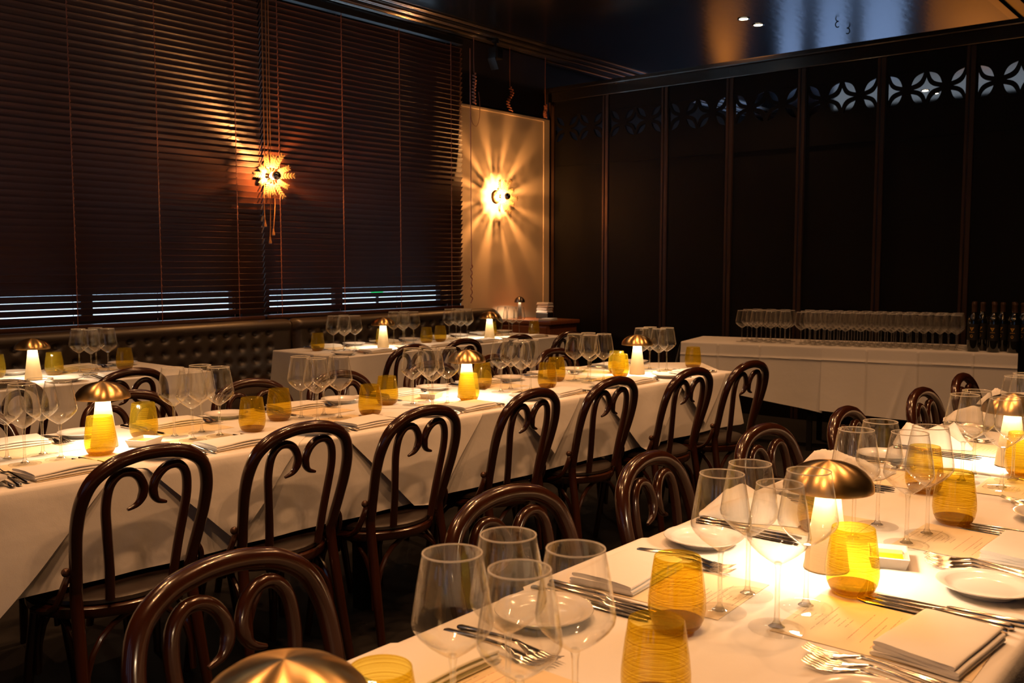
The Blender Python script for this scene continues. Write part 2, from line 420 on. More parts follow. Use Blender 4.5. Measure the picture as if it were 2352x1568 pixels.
# ------------------------------------------------------------------ far wall: black screens with a fretwork band
PITCH = .655; PX0 = -5.885
wf = link('wall_far', None, kind='structure', loc=(0, WY, 0))
def fret_mesh():
    cu = bpy.data.curves.new('fret', 'CURVE'); cu.dimensions = '2D'; cu.fill_mode = 'BOTH'; cu.extrude = .012
    def spl(pts):
        s = cu.splines.new('POLY'); s.points.add(len(pts)-1)
        for p, q in zip(s.points, pts): p.co = (q[0], q[1], 0, 1)
        s.use_cyclic_u = True
    W, H = PITCH-.07, .285
    spl([(-W/2, -H/2), (W/2, -H/2), (W/2, H/2), (-W/2, H/2)])
    cw = W/2
    hx, hy = cw/2-.004, H/2-.008
    def leaf(cx, cy_, sx, sy):                       # a petal from the hub to the cell corner
        a = Vector((cx+sx*.030, cy_+sy*.030)); b = Vector((cx+sx*(hx-.012), cy_+sy*(hy-.010)))
        d = b-a; nrm = Vector((-d.y, d.x)).normalized(); ln = d.length
        pts = []
        for i in range(10): t = i/10; pts.append(a + d*t + nrm*(.30*ln*math.sin(PI*t)*.62))
        for i in range(10): t = 1-i/10; pts.append(a + d*t - nrm*(.30*ln*math.sin(PI*t)*.62))
        return pts
    for cx in (-cw/2, cw/2):
        for sx in (-1, 1):
            for sy in (-1, 1): spl(leaf(cx, 0, sx, sy))
    def arc(p, q, bow, n=8):
        p = Vector(p); q = Vector(q); d = q-p; nr = Vector((-d.y, d.x))
        return [p + d*(i/n) + nr*(bow*math.sin(PI*i/n)) for i in range(n)]
    t_ = hy-.040
    spl(arc((0, -t_), (hx-.038, 0), .20) + arc((hx-.038, 0), (0, t_), .20) + arc((0, t_), (-hx+.038, 0), .20) + arc((-hx+.038, 0), (0, -t_), .20))
    e = W/2-.006
    for s in (-1, 1):
        p = arc((s*(cw/2+.042), 0), (s*e, t_), -.20*s) if s > 0 else arc((s*(cw/2+.042), 0), (s*e, t_), .20)
        q = arc((s*e, -t_), (s*(cw/2+.042), 0), -.20*s) if s > 0 else arc((s*e, -t_), (s*(cw/2+.042), 0), .20)
        spl(p + [Vector((s*e, t_))] + q)
    o = bpy.data.objects.new('fret_tmp', cu); col.objects.link(o)
    dg = bpy.context.evaluated_depsgraph_get()
    me = bpy.data.meshes.new_from_object(o.evaluated_get(dg))
    bpy.data.objects.remove(o)
    me.name = 'fretwork'; me.materials.clear(); me.materials.append(M['panel'])
    return me
fm = fret_mesh()
pw_ = PITCH-.07
pm = MB().box(-pw_/2, pw_/2, -.012, .018, .0, 2.535).box(-pw_/2, pw_/2, -.012, .018, 2.805, 2.95).mesh('screen_panel', M['panel'], False)
rm = MB().box(-pw_/2, pw_/2, -.018, -.010, 2.30, 2.306).mesh('panel_seam', M['panel'], False)
pom = MB().box(-.035, -.012, -.030, .02, 0, 2.95, .003).box(-.006, .030, -.024, .02, 0, 2.95, .003).mesh('post', M['post'], False)
for i in range(14):
    x = PX0 + i*PITCH
    link('post', pom, wf, (x, 0, 0))
    p = link('screen_panel', pm, wf, (x+PITCH/2, 0, 0))
    link('fretwork', fm, p, (0, .003, 2.67), (PI/2, 0, 0))
    link('panel_seam', rm, p)
struct('trim_9', MB().box(WX, 3.2, -.07, .06, 2.94, 3.035, .006).box(WX, 3.2, -.10, .06, 3.035, 3.075, .008), M['trim'], loc=(0, WY, 0))
# the room beyond the screens: its ceiling shows over them and through the fretwork, and windows added there give the lacquer its reflections
bw = MB()
wins = [(-5.92, -5.52), (-5.36, -4.86), (-4.74, -4.12)]
xs = [-6.3] + [v for p in wins for v in p] + [3.2]
for a, b in zip(xs[::2], xs[1::2]): bw.box(a, b, FY, FY+.1, 0, 2.93)
bw.box(-6.3, -5.1, FY, FY+.1, 2.93, CZ).box(-2.2, 3.2, FY, FY+.1, 2.93, CZ).box(-5.1, -2.2, FY, FY+.1, 3.34, CZ)
link('added_transom_pane', MB().grid(1, 1, lambda u, v: (-5.1+2.9*u, FY+.04, 2.93+.41*v)).mesh('added_transom_pane', M['transom_fill'], False), link('window_9', None, kind='structure'))  # unseen transom added to lighten the ceiling behind the fretwork
for a, b in wins: bw.box(a, b, FY, FY+.1, 0, .7).box(a, b, FY, FY+.1, 2.85, 2.93)
struct('wall_beyond', bw, M['wall'])
for i, (a, b) in enumerate(wins):  # unseen windows added for the blue streaks in the lacquer
    e = link('window_%d' % (i+6), None, kind='structure')
    f = MB()
    f.box(a, a+.04, FY-.01, FY+.05, .7, 2.85).box(b-.04, b, FY-.01, FY+.05, .7, 2.85).box(a, b, FY-.01, FY+.05, 1.62, 1.66)
    link('window_frame', f.mesh('window_frame', M['frame'], False), e)
    link('pane', MB().grid(1, 1, lambda u, v, a=a, b=b: (a+.04+(b-a-.08)*u, FY+.04, .7+2.15*v)).mesh('pane', M['added_pane'], False), e)
struct('wall_beyond_left', MB().box(-6.3, -6.05, WY, FY, 0, 3.6), M['wall'])
cream = simple('added_cream_panel', (.60, .38, .18), .7)  # unseen cream panels added as warm patches for the ceiling to mirror
struct('trim_10', MB().box(-6.05, -6.03, 11.2, 12.3, .7, 2.9), cream)
struct('trim_11', MB().box(-3.85, -2.55, FY-.02, FY, .7, 2.9), cream)
for k, (p, q, en) in enumerate((((-5.45, 11.7, 3.3), (-6.05, 11.7, 1.5), 260), ((-3.2, 12.35, 3.3), (-3.2, FY, 1.6), 240))):  # unseen spots added to make those panels glow warm in the lacquer
    ld = bpy.data.lights.new('added_warm_spot', 'SPOT'); ld.energy = en*.42; ld.color = (1, .46, .10); ld.spot_size = 1.3; ld.spot_blend = .5; ld.shadow_soft_size = .04
    lo = bpy.data.objects.new('added_warm_spot', ld); col.objects.link(lo); lo.location = p
    lo.rotation_euler = (Vector(q)-Vector(p)).to_track_quat('-Z', 'Y').to_euler()

# ------------------------------------------------------------------ ceiling fittings
def downlight(x, y, label, group=None, power=SPOT_W, size=2.1):
    e = link('downlight', None, loc=(x, y, CZ), label=label, cat='ceiling light', group=group)
    link('bezel', MB().lathe([(.050, -.001), (.052, -.006), (.044, -.008), (.036, -.002)], 20).mesh('bezel', M['trim']), e)
    link('lens', MB().lathe([(.036, -.003), (0, -.003)], 20).mesh('lens', M['down']), e)
    ld = bpy.data.lights.new('downlight_beam', 'SPOT'); ld.energy = power; ld.color = (1, .46, .175); ld.spot_size = size; ld.spot_blend = .9; ld.shadow_soft_size = .035
    lo = bpy.data.objects.new('downlight_beam', ld); col.objects.link(lo); lo.parent = e; lo.location = (0, 0, -.02)
downlight(-3.744, 7.592, 'small round recessed ceiling light, nearer one of the lit pair above the screens', power=70)
downlight(-3.738, 7.86, 'small round recessed ceiling light, further one of the lit pair above the screens', power=40)
downlight(-3.570, 12.07, 'tiny lit ceiling light seen through the fretwork, nearer one of two', power=25)
downlight(-3.529, 12.33, 'tiny lit ceiling light seen through the fretwork, further one of two', power=25)
for x, y in ((-2.75, .6), (-2.75, .8), (-2.70, 2.3), (-2.70, 2.5), (-2.62, 4.0), (-2.62, 4.2), (-.62, .3), (-.62, .5), (-.62, 2.0), (-.62, 2.2), (-.62, 3.6), (-.62, 3.8)):  # out-of-view lights added to brighten the tabletops
    downlight(x, y, 'unseen round ceiling light added above the dining tables', 'added ceiling lights over the tables')
for x, y in ((-1.35, .9), (-1.35, 2.5), (-1.30, 4.1), (-.9, 5.4)):  # out-of-view lights added to brighten the hanging cloth sides
    downlight(x, y, 'unseen round ceiling light added above the aisle between the tables', 'added ceiling lights above the aisle', 52, 2.5)
for x, y in ((-4.45, 1.4), (-4.45, 3.6), (-4.45, 5.3)):  # more added lights, over the sofa tables
    downlight(x, y, 'unseen round ceiling light added above the dining tables', 'added ceiling lights over the tables')
for x, y, s, lb in ((-3.165, 8.186, -1, 'small dark curled hook on the glossy ceiling, nearer one of two'), (-3.175, 8.470, 1, 'small dark curled hook on the glossy ceiling, one of two closer to the screens')):
    pts = [(-s*.012, 0, .002)] + [(s*.017*math.sin(math.radians(t))-s*.004, 0, -.026+.024*math.cos(math.radians(t))) for t in range(0, 221, 20)]
    link('ceiling_hook', MB().tube(pts, .0048, 6).mesh('ceiling_hook', M['black_metal']), loc=(x, y, CZ), rot=(0, 0, .4), label=lb, cat='hook')
# track spotlight hanging at the moulding
e = link('track_spotlight', None, loc=(-5.76, 6.70, CZ-.04), label='black spotlight hanging from the stepped ceiling moulding above the blinds', cat='spotlight')
link('mount', MB().lathe([(.035, 0), (.035, -.02), (.012, -.024), (.012, -.07), (0, -.07)], 14).mesh('mount', M['black_metal']), e)
link('head', MB().box(-.05, .06, -.05, .05, -.17, -.07, .012).mesh('head', M['black_metal']), e)
link('barn_door', MB().box(-.045, .045, -.006, .0, -.11, 0).mesh('barn_door', M['black_metal'], False), e, (-.0, -.055, -.165), (.5, 0, 0))

# ------------------------------------------------------------------ venetian blinds
BX = -5.85
def blind(y0, y1, ladders, label, zbot, lit):
    yc = (y0+y1)/2; ln = y1-y0
    e = link('venetian_blind', None, loc=(BX, yc, zbot), label=label, cat='blind', group='venetian blinds on the window wall')
    nseg = 3
    def slat(hw=.025, t=.0028):
        b = MB(); vs = []
        for y in (-ln/2, ln/2):
            for i in range(nseg+1):
                u = -1+2*i/nseg; vs.append((u*hw, y, .0018*(1-u*u)+t/2))
            for i in range(nseg+1):
                u = 1-2*i/nseg; vs.append((u*hw, y, .0018*(1-u*u)-t/2))
        k = 2*(nseg+1); fs = [tuple(range(k)), tuple(range(2*k-1, k-1, -1))]
        for i in range(k): j = (i+1) % k; fs.append((i, i+k, j+k, j))
        return b.add(vs, fs).mesh('slat', M['slat'], False)
    sm = slat(); pitch = .042
    n = int((3.352-zbot-.108)/pitch+.01)
    tl = []
    for k in range(n):
        z = .052 + k*pitch
        t = (46, 47, 48.5, 53, 55.5)[k] if k < 5 else 57.5
        t += random.uniform(-.5, .5)
        tl.append(t)
        # room side edge (+x) up, outer edge down
        link('slat', sm, e, (0, random.uniform(-.003, .003), z), (0, -math.radians(t), 0))
    link('bottom_rail', MB().box(-.026, .026, -ln/2, ln/2, -.012, .014, .006).mesh('bottom_rail', M['slat'], False), e)
    link('head_rail', MB().box(-.03, .03, -ln/2, ln/2, n*pitch+.06, n*pitch+.11, .004).mesh('head_rail', M['frame'], False), e)
    for y in ladders:
        m = MB(); ty = y-yc
        for s in (-1, 1): m.tube([(s*.0245+.004*s, ty, 0), (s*.0245+.004*s, ty, n*pitch+.06)], .0022, 6)
        for k in range(n):
            z = .052+k*pitch; a = math.radians(tl[k])
            m.tube([(math.cos(a)*.026+.004, ty, z+math.sin(a)*.026-.002), (.0285, ty+.007, z+.028), (.0285, ty, z+.040)], .0016, 5)
        link('ladder_cord', m.mesh('ladder_cord', M['cord']), e)
    return e, n*pitch+.06, yc
b1, hh, yc1 = blind(1.05, 4.185, (2.79, 3.36, 3.96), 'dark wooden venetian blind with lit gaps along its bottom, behind the tufted sofa', .93, 0)
b2, hh2, yc2 = blind(4.20, 6.335, (4.33, 4.935, 5.55, 6.172), 'dark wooden venetian blind beside the cream screen, above the back table', .935, 0)
# pull cords with tassels at the meeting of the two blinds (they run down past the sconce) and by the cream screen
for dy, zt in ((-.02, 1.62), (.012, 1.50), (.035, 1.56)):
    y = 4.20+dy
    pts = [(.06, y-yc2, hh2-.02), (.055, y-yc2, 2.1-.935), (.06+.01*dy*30, y-yc2+dy*.5, 1.80-.935), (.055, y-yc2+dy*.3, zt-.935)]
    link('pull_cord', MB().tube(catmull(pts, 6), .003, 6).mesh('pull_cord', M['tassel']), b2)
    link('tassel', MB().lathe([(0, .02), (.007, .018), (.006, .005), (.012, -.018), (.011, -.028), (0, -.03)], 10).mesh('tassel', M['tassel']), b2, (.055, y-yc2+dy*.3, zt-.935))
y = 6.40
link('pull_cord', MB().tube([(.05, y-yc2, hh2-.02), (.05, y-yc2+.01, 1.30-.935)], .004, 6).mesh('pull_cord', M['cord']), b2)
lp = [(.05+.004*math.sin(i*1.9), y-yc2+.01+.012*math.sin(i*2.3), 1.32-.935-i*.022) for i in range(17)]
link('cord_bundle', MB().tube(catmull(lp, 3), .0055, 6).mesh('cord_bundle', M['cord']), b2)

# ------------------------------------------------------------------ cream roller screen and bundled cords
e = link('roller_screen', None, loc=(-5.905, 7.035, .78), label='cream roller screen lit by the leaf sconce, between blind and black screens', cat='screen')
link('fabric', MB().box(-.004, .004, -.66, .655, 0, 1.975).mesh('fabric', M['screen'], False), e)
link('hem_bar', MB().box(-.012, .012, -.665, .66, 1.965, 1.99, .004).mesh('hem_bar', M['screen'], False), e)
link('lath_strip', MB().box(.004, .012, .565, .655, 0, 1.965).mesh('lath_strip', M['screen'], False), e)
struct('wall_left_panel', MB().box(WX-.0, WX+.06, 6.36, WY-.05, 2.80, 3.36), M['wall'])
for (y, zt, zb, wob, lb) in ((6.52, 3.05, 2.775, .004, 'bundled brown cord hanging over the cream screen, close to the blind'), (7.03, 3.00, 2.775, .02, 'kinked brown cord bundle hanging over the middle of the cream screen'), (7.58, 2.90, 2.775, .006, 'short bundled brown cord hanging in the corner by the black screens')):
    m = MB(); n = 34
    pts = []
    for i in range(n+1):
        t = i/n; z = zt+(zb-zt)*t
        pts.append((.016*math.cos(i*1.7), wob*math.sin(t*7)*1.5+.012*math.sin(i*1.7), z))
    o = link('cord_bundle', m.tube(catmull(pts, 3), .007, 6).mesh('cord_bundle', M['cord']), loc=(-5.86, y, 0), label=lb, cat='cord')
    link('cord', MB().tube([(0, 0, zt), (.004, -.01, zt+.1), (0, -.005, 3.36)], .0035, 6).mesh('cord', M['cord']), o)
pts = catmull([(0, .03, .15), (0, .045, .05), (0, .04, -.08), (0, 0, -.16), (0, -.06, -.13), (0, -.085, -.03)], 8)
link('loop_cord', MB().tube(pts, .0025, 6).mesh('loop_cord', M['cord']), loc=(-5.86, 6.55, 2.74), label='thin cord hanging in a loop over the top of the cream screen', cat='cord')

# ------------------------------------------------------------------ leaf sconces
def sconce(x, y, z, label):
    e = link('wall_sconce', None, loc=(x, y, z), label=label, cat='wall lamp', group='leaf wall sconces')
    rx = (0, PI/2, 0)
    link('wall_plate', MB().lathe([(0, 0), (.055, 0), (.055, .018), (.045, .026), (.020, .03), (.016, .075), (0, .075)], 20).mesh('wall_plate', M['leaf']), e, rot=rx)
    link('bulb', MB().sphere((0, 0, .125), .009, 14, 8).mesh('bulb', M['bulb']), e, rot=rx)
    cap = MB().lathe([(.0335, .128), (.034, .136), (.030, .152), (.018, .164), (0, .168)], 20)
    link('mirrored_crown', cap.mesh('mirrored_crown', M['mirror']), e, rot=rx)
    env = MB().lathe([(.015, .075), (.018, .09), (.030, .112), (.0335, .128)], 20)
    link('bulb_envelope', env.mesh('bulb_envelope', M['bowl']), e, rot=rx)
    def leafv(b, p, d, nrm, ln, wd):
        d = d.normalized(); s = d.cross(nrm).normalized()
        P = [p, p+d*ln*.35+s*wd, p+d*ln*.75+s*wd*.7, p+d*ln, p+d*ln*.75-s*wd*.7, p+d*ln*.35-s*wd]
        t = nrm*.0008
        b.add([q+t for q in P]+[q-t for q in P], [(0, 1, 2, 3, 4, 5), (11, 10, 9, 8, 7, 6)]+[(i, i+6, (i+1) % 6+6, (i+1) % 6) for i in range(6)])
    ns = 12
    for k in range(ns):
        a = 2*PI*(k+.15*random.uniform(-1, 1))/ns
        rad = Vector((0, math.cos(a), math.sin(a))); tan = Vector((0, -math.sin(a), math.cos(a))); ax = Vector((1, 0, 0))
        b = MB()
        R = (.155, .125)[k % 2]*random.uniform(.9, 1.05)
        path = [rad*(.040+ (R-.040)*t) + ax*(.086+.030*t*t) for t in [i/6 for i in range(7)]]
        b.tube(path, .0014, 6)
        for i in range(1, 7):
            p = path[i]
            for s in (-1, 1):
                leafv(b, p, rad*.8+tan*s*.75, (ax - rad*.2).normalized(), .032, .0062)
        leafv(b, path[-1], rad, ax, .032, .0062)
        link('leaf_sprig', b.mesh('leaf_sprig', M['leaf'], False), e)
    return e
sconce(-5.815, 4.195, 1.955, 'lit brass leaf sconce on the dark blinds, behind the pull cords')
sconce(-5.895, 6.865, 1.957, 'lit brass leaf sconce casting leaf shadows on the cream screen')

# ------------------------------------------------------------------ tufted banquette
def banquette(y0, y1, label, endround=0):
    ln = y1-y0
    e = link('banquette', None, loc=(-5.80, (y0+y1)/2, 0), label=label, cat='sofa', group='tufted leather banquettes under the blinds')
    by, bz = .118, .096
    def dimple(y, z):
        d = 0
        r = round((z-.535)/bz)
        for rr in (r-1, r, r+1):
            if rr < 0 or rr > 3: continue
            zz = .535+rr*bz; off = 0
            k = round((y-off)/by)
            for kk in (k-1, k, k+1):
                yy = kk*by+off
                if abs(yy) > ln/2-.12: continue
                q = ((y-yy)/.022)**2+((z-zz)/.020)**2
                d += math.exp(-q)
        # soft pillow between buttons
        if .49 < z < .85: d2 = .18*(math.cos(2*PI*y/by)*.5+.5)
        else: d2 = 0
        return .034*min(d, 1.1)+.004*d2
    b = MB()
    nu = int(ln/.012)
    prof = [(.06, .40), (.075, .43), (.08, .47)] + [(.08, .48+i*.0090) for i in range(41)] + [(.088, .85), (.094, .865), (.092, .885), (.080, .903), (.055, .914), (.02, .917), (-.03, .915), (-.055, .905), (-.06, .40)]
    K = len(prof)-1
    def fn(u, v):
        y = (u-.5)*ln; i = int(round(v*K)); x, z = prof[i]
        ed = min(1, (ln/2-abs(y))/.05); rd = 1-(1-ed)**2
        dx = -dimple(y, z)*(1 if .46 < z < .845 and i < K-4 else 0)
        lift = 1 if not endround or y < ln/2-.16 else math.cos((y-ln/2+.16)/.16*PI/2)**.5
        zz = .40+(z-.40)*(.55+.45*lift) if endround else z
        return (x*(.35+.65*rd)+dx if x > 0 else x, y, zz-.02*(1-rd)*(z > .8))
    b.grid(nu, K, fn)
    for s in (-1, 1):
        y = s*ln/2; off = len(b.v)
        b.add([fn(0 if s < 0 else 1, i/K) for i in range(K+1)], [tuple(range(K+1)) if s < 0 else tuple(range(K, -1, -1))])
    link('backrest', b.mesh('backrest', M['leather'], True, 60), e)
    link('seat_cushion', MB().box(.02, .46, -ln/2+.01, ln/2-.01, .30, .46, .04).mesh('seat_cushion', M['leather']), e)
    link('plinth', MB().box(-.02, .40, -ln/2+.02, ln/2-.02, 0, .30).mesh('plinth', M['panel'], False), e)
    bt = MB()
    for r in range(4):
        k = -int(ln/2/by)
        while k*by <= ln/2-.12:
            if abs(k*by) <= ln/2-.12: bt.sphere((.041, k*by, .535+r*bz), .010, 8, 5)
            k += 1
    o = link('tufting_buttons', bt.mesh('tufting_buttons', M['leather']), e, kind='stuff')
    return e
banquette(.85, 4.36, 'black button-tufted leather banquette behind the table with the first lamp')
banquette(4.38, 6.78, 'black leather banquette section ending at the wooden cabinet', 1)

# ------------------------------------------------------------------ wooden cabinet in the corner
e = link('cabinet', None, loc=(-5.58, 7.10, 0), label='low red-brown wooden cabinet in the corner under the cream screen', cat='cabinet')
link('carcass', MB().box(-.30, .31, -.215, .215, .05, .765, .006).mesh('carcass', M['credenza'], False), e)
link('top', MB().box(-.30, .335, -.235, .235, .765, .80, .008).mesh('top', M['credenza'], False), e)
link('plinth', MB().box(-.29, .29, -.20, .20, 0, .05).mesh('plinth', M['panel'], False), e)
d = link('drawer', MB().box(-.27, .28, -.225, -.210, .58, .745, .004).mesh('drawer', M['credenza'], False), e)
link('door', MB().box(-.27, .28, -.225, -.210, .08, .565, .004).mesh('door', M['credenza'], False), e)

# ------------------------------------------------------------------ table lamps
def lamp_proto(small=False):
    s = .62 if small else 1.0; hs = 1.05 if small else 1.0
    e = link('table_lamp', None, cat='lamp')
    stem = [(0, .001), (.039*s, .0), (.041*s, .003)] + [(.041*s-(.041-.0195)*s*t, .003+.157*hs*t) for t in (.25, .5, .75, 1)] + [(0, .160*hs)]
    link('stem', MB().lathe(stem, 36).mesh('stem', M['nickel_stem' if small else 'stem']), e)
    k = hs
    dome = [(.081*s, .152*k), (.0815*s, .156*k), (.080*s, .164*k), (.075*s, .174*k), (.066*s, .184*k), (.052*s, .1935*k), (.035*s, .200*k), (.017*s, .2038*k), (0, .205*k)]
    link('dome_shade', MB().lathe(dome, 64).mesh('dome_shade', M['nickel' if small else 'brass'], True, 80), e)
    inn = [(.081*s, .152*k), (.076*s, .156*k), (.070*s, .166*k), (.055*s, .174*k), (.0, .176*k)]
    link('shade_lining', MB().lathe(inn[::-1], 36).mesh('shade_lining', M['shade_in']), e)
    ring = MB()
    ring.lathe([(.046*s, .1665*k), (.022*s, .1665*k)], 24)
    link('led_ring', ring.mesh('led_ring', M['led_small' if small else 'led'], False), e)
    return register(e)
LP = lamp_proto()
TZ = .7535
for x, y, lb in ((-.70, .515, 'brass dome lamp cut off by the bottom of the photo'),
                 (-.652, 1.705, 'large brass mushroom lamp beside the oil dish on the front table'),
                 (-.600, 2.93, 'brass mushroom lamp deeper in on the front table, behind four glasses'),
                 (-2.84, 1.43, 'brass mushroom lamp at the near end of the long middle table'),
                 (-2.710, 2.962, 'brass mushroom lamp at the centre of the long middle table'),
                 (-2.615, 4.165, 'brass mushroom lamp at the far end of the long middle table'),
                 (-4.78, 2.06, 'brass mushroom lamp on the sofa table nearest the lit window gaps'),
                 (-4.81, 4.41, 'brass mushroom lamp on the back sofa table, nearer its free end'),
                 (-4.775, 5.48, 'brass mushroom lamp on the back sofa table, close to the cabinet')):
    place(LP, (x, y, TZ), random.uniform(0, 6), lb, 'lamp', 'brass mushroom table lamps')
SL = lamp_proto(True)
place(SL, (-5.70, 6.98, .80), 0, 'small dark metal mushroom lamp on the wooden cabinet', 'lamp')

# ------------------------------------------------------------------ tables and cloths
def table(name, cx, cy_, L_, W_, rz, label):
    e = link(name, None, loc=(cx, cy_, 0), rot=(0, 0, rz), label=label, cat='table')
    link('tabletop', MB().box(-W_/2, W_/2, -L_/2, L_/2, .715, .748, .004).mesh('tabletop', M['credenza'], False), e)
    n = max(2, int(L_/1.6)+1)
    lm = MB().box(-.025, .025, -.025, .025, 0, .715).mesh('leg', M['black_metal'], False)
    for i in range(n):
        for s in (1,): link('leg', lm, e, (s*.06, -L_/2+.08+(L_-.16)*i/(n-1), 0))
    return e
def drape(L_, W_, drop, seed=1, z=.7515, wave=.010, flare=.035, corner=.05, hem=0, step=.03, front=None):
    rnd = random.Random(seed); ph = [rnd.uniform(0, 6.28) for _ in range(8)]
    b = MB(); pts = []
    r = .012; hw, hl = W_/2+.003, L_/2+.003
    def loop():
        out = []
        nl, nw = max(2, int(2*hl/step)), max(2, int(2*hw/step))
        for i in range(nl): out.append((hw, -hl+2*hl*i/nl, 1, 0))
        for i in range(nw): out.append((hw-2*hw*i/nw, hl, 0, 1))
        for i in range(nl): out.append((-hw, hl-2*hl*i/nl, -1, 0))
        for i in range(nw): out.append((-hw+2*hw*i/nw, -hl, 0, -1))
        return out
    lp = loop(); n = len(lp)
    rows = [(-.012, 0), (-.004, -.0012), (.0, -.006)] + [(0, -.012-(drop-.012)*(i/9)) for i in range(10)]
    s = 0; S = []
    for i in range(n):
        S.append(s); a = lp[i]; c = lp[(i+1) % n]; s += math.hypot(c[0]-a[0], c[1]-a[1])
    vs = []
    for (o, dz) in rows:
        t = max(0, -dz-.012)/drop
        for i, (x, y, nx, ny) in enumerate(lp):
            q = S[i]
            cd = min(abs(abs(x)-hw)+abs(abs(y)-hl), .5)
            wv = wave*t*(math.sin(q*9+ph[0])+.6*math.sin(q*21+ph[1])+.3*math.sin(q*37+ph[2]))
            cr = math.exp(-(cd/.10)**2)
            out = o + flare*t*.6 + wv + corner*t*cr + .004*t
            hz = dz*(1+hem*math.sin(q*1.7+ph[3])*t)
            if front and nx > 0: hz *= front/drop
            vs.append((x+nx*out + (math.copysign(1, x)*corner*t*cr*.7 if ny else 0), y+ny*out + (math.copysign(1, y)*corner*t*cr*.7 if nx else 0), z+hz))
    fs = [tuple(range(n))]
    for k in range(len(rows)-1):
        for i in range(n):
            j = (i+1) % n; fs.append((k*n+j, k*n+i, (k+1)*n+i, (k+1)*n+j))
    b.add(vs, fs)
    return b
A2 = -math.atan(.05)
def X2(y): return -2.847+.05*(y-.97)
y0, y1 = .10, 4.64
table('dining_table', X2((y0+y1)/2), (y0+y1)/2, (y1-y0)*1.0012, .735, A2, 'long dining table under white cloths in the middle of the room')
link('tablecloth', drape(4.545, .74, .283, 3, wave=.005, flare=.0).mesh('tablecloth', M['cloth'], True, 50), loc=(X2(2.37), 2.37, 0), rot=(0, 0, A2), label='white tablecloth under the overlay cloths on the long middle table', cat='tablecloth')
table('dining_table', -.66, 1.235, 3.00, .715, 0, 'long dining table under white cloth in the front, with the large lamp')
table('dining_table', -.60, 3.695, 1.74, .715, 0, 'dining table under white cloth continuing the front table beyond the deeper lamp')
link('tablecloth', drape(1.79, .72, .283, 6, flare=.0, wave=.005, corner=.0).mesh('tablecloth', M['cloth'], True, 50), loc=(-.60, 3.695, 0), label='white tablecloth on the table continuing the front one beyond the deeper lamp', cat='tablecloth')
link('tablecloth', drape(3.05, .72, .283, 5, flare=.0, wave=.005, corner=.0).mesh('tablecloth', M['cloth'], True, 50), loc=(-.66, 1.235, 0), label='white tablecloth on the front table with the large lamp', cat='tablecloth')
table('dining_table', -4.845, 1.70, 2.30, .745, 0, 'dining table under white cloth before the first banquette')
link('tablecloth', drape(2.30, .75, .42, 8, front=.283, flare=.0, wave=.006).mesh('tablecloth', M['cloth'], True, 50), loc=(-4.845, 1.70, 0), label='white tablecloth on the sofa table below the lit window gaps', cat='tablecloth')
table('dining_table', -4.845, 4.945, 2.28, .745, 0, 'dining table under white cloth before the second banquette')
link('tablecloth', drape(2.28, .75, .50, 11, corner=.03, front=.283, flare=.01, wave=.007).mesh('tablecloth', M['cloth'], True, 50), loc=(-4.845, 4.945, 0), label='white tablecloth with hanging corner folds on the back sofa table', cat='tablecloth')

def overlay(cx, cy_, rz, hd, hw, lvl, label, seed=0, low=False):
    rnd = random.Random(seed); p = [rnd.uniform(0, 6.28) for _ in range(6)]
    zt = .7522 + lvl*.0009
    arc = .010
    rowsv = []
    n = 14
    vs_ = [-hd+ (hd-hw-.012)*i/n for i in range(n)] + [-hw-.012, -hw-.006, -hw, -hw+.006] + [-hw+.006+(2*hw-.012)*i/8 for i in range(1, 8)] + [hw-.006, hw, hw+.006, hw+.012] + [hd-(hd-hw-.012)*i/n for i in range(n-1, -1, -1)]
    nu = 22
    def m3(u, v):
        s = 1 if v > 0 else -1; a = abs(v)
        off = .0075 + lvl*.0025
        if a <= hw: return (v, u, zt)
        d = a-hw; t = d/(hd-hw)
        th = min(1, d/.018)*PI/2
        wv = (.006*math.sin(u*11+p[0])+.004*math.sin(u*25+p[1]))*min(1, d/.12)
        x = hw + off*math.sin(th) + (.10*d if d < .2 else .02+.04*(d-.2)) + wv*1.0 + .006*t
        z = zt - .004*(1-math.cos(th)) - max(0, d-.004)
        zl = .40 if low and s > 0 else .464
        if z < zl: x += (zl-z)*.35; z = zl + .0*(zl-z)
        return (s*x, u, z)
    b = MB(); vs = []; fs = []
    for v in vs_:
        h = max(.0005, hd-abs(v))
        for i in range(nu+1): vs.append(m3(-h+2*h*i/nu, v))
    k = nu+1
    for r in range(len(vs_)-1):
        for i in range(nu): fs.append((r*k+i, (r+1)*k+i, (r+1)*k+i+1, r*k+i+1))
    b.add(vs, fs)
    return link('overlay_cloth', b.mesh('overlay_cloth', M['cloth'], True, 70), loc=(cx, cy_, 0), rot=(0, 0, rz), label=label, cat='tablecloth', group='square overlay cloths hanging in points')
ORD2 = ['first', 'second', 'third', 'fourth', 'fifth', 'sixth', 'seventh', 'eighth', 'ninth', 'tenth', 'eleventh', 'twelfth', 'thirteenth', 'fourteenth']
ORD = ['first', 'second', 'third', 'fourth', 'fifth', 'sixth', 'seventh', 'eighth', 'ninth', 'tenth']
for i, y in enumerate((.91, 1.625, 2.385, 3.10, 3.80, 4.30)):
    overlay(X2(y), y, A2, (.74, .63, .705, .585, .72, .61)[i], .3735, i % 2, 'white square overlay cloth hanging in a point, %s from near end, long middle table' % ORD[i], i, i == 0)
for i, y in enumerate((.75, 1.46, 2.17)):
    overlay(-.66, y, 0, .56, .3635, i % 2, 'white square overlay cloth, %s from near end, front table with large lamp' % ORD[i], 20+i)

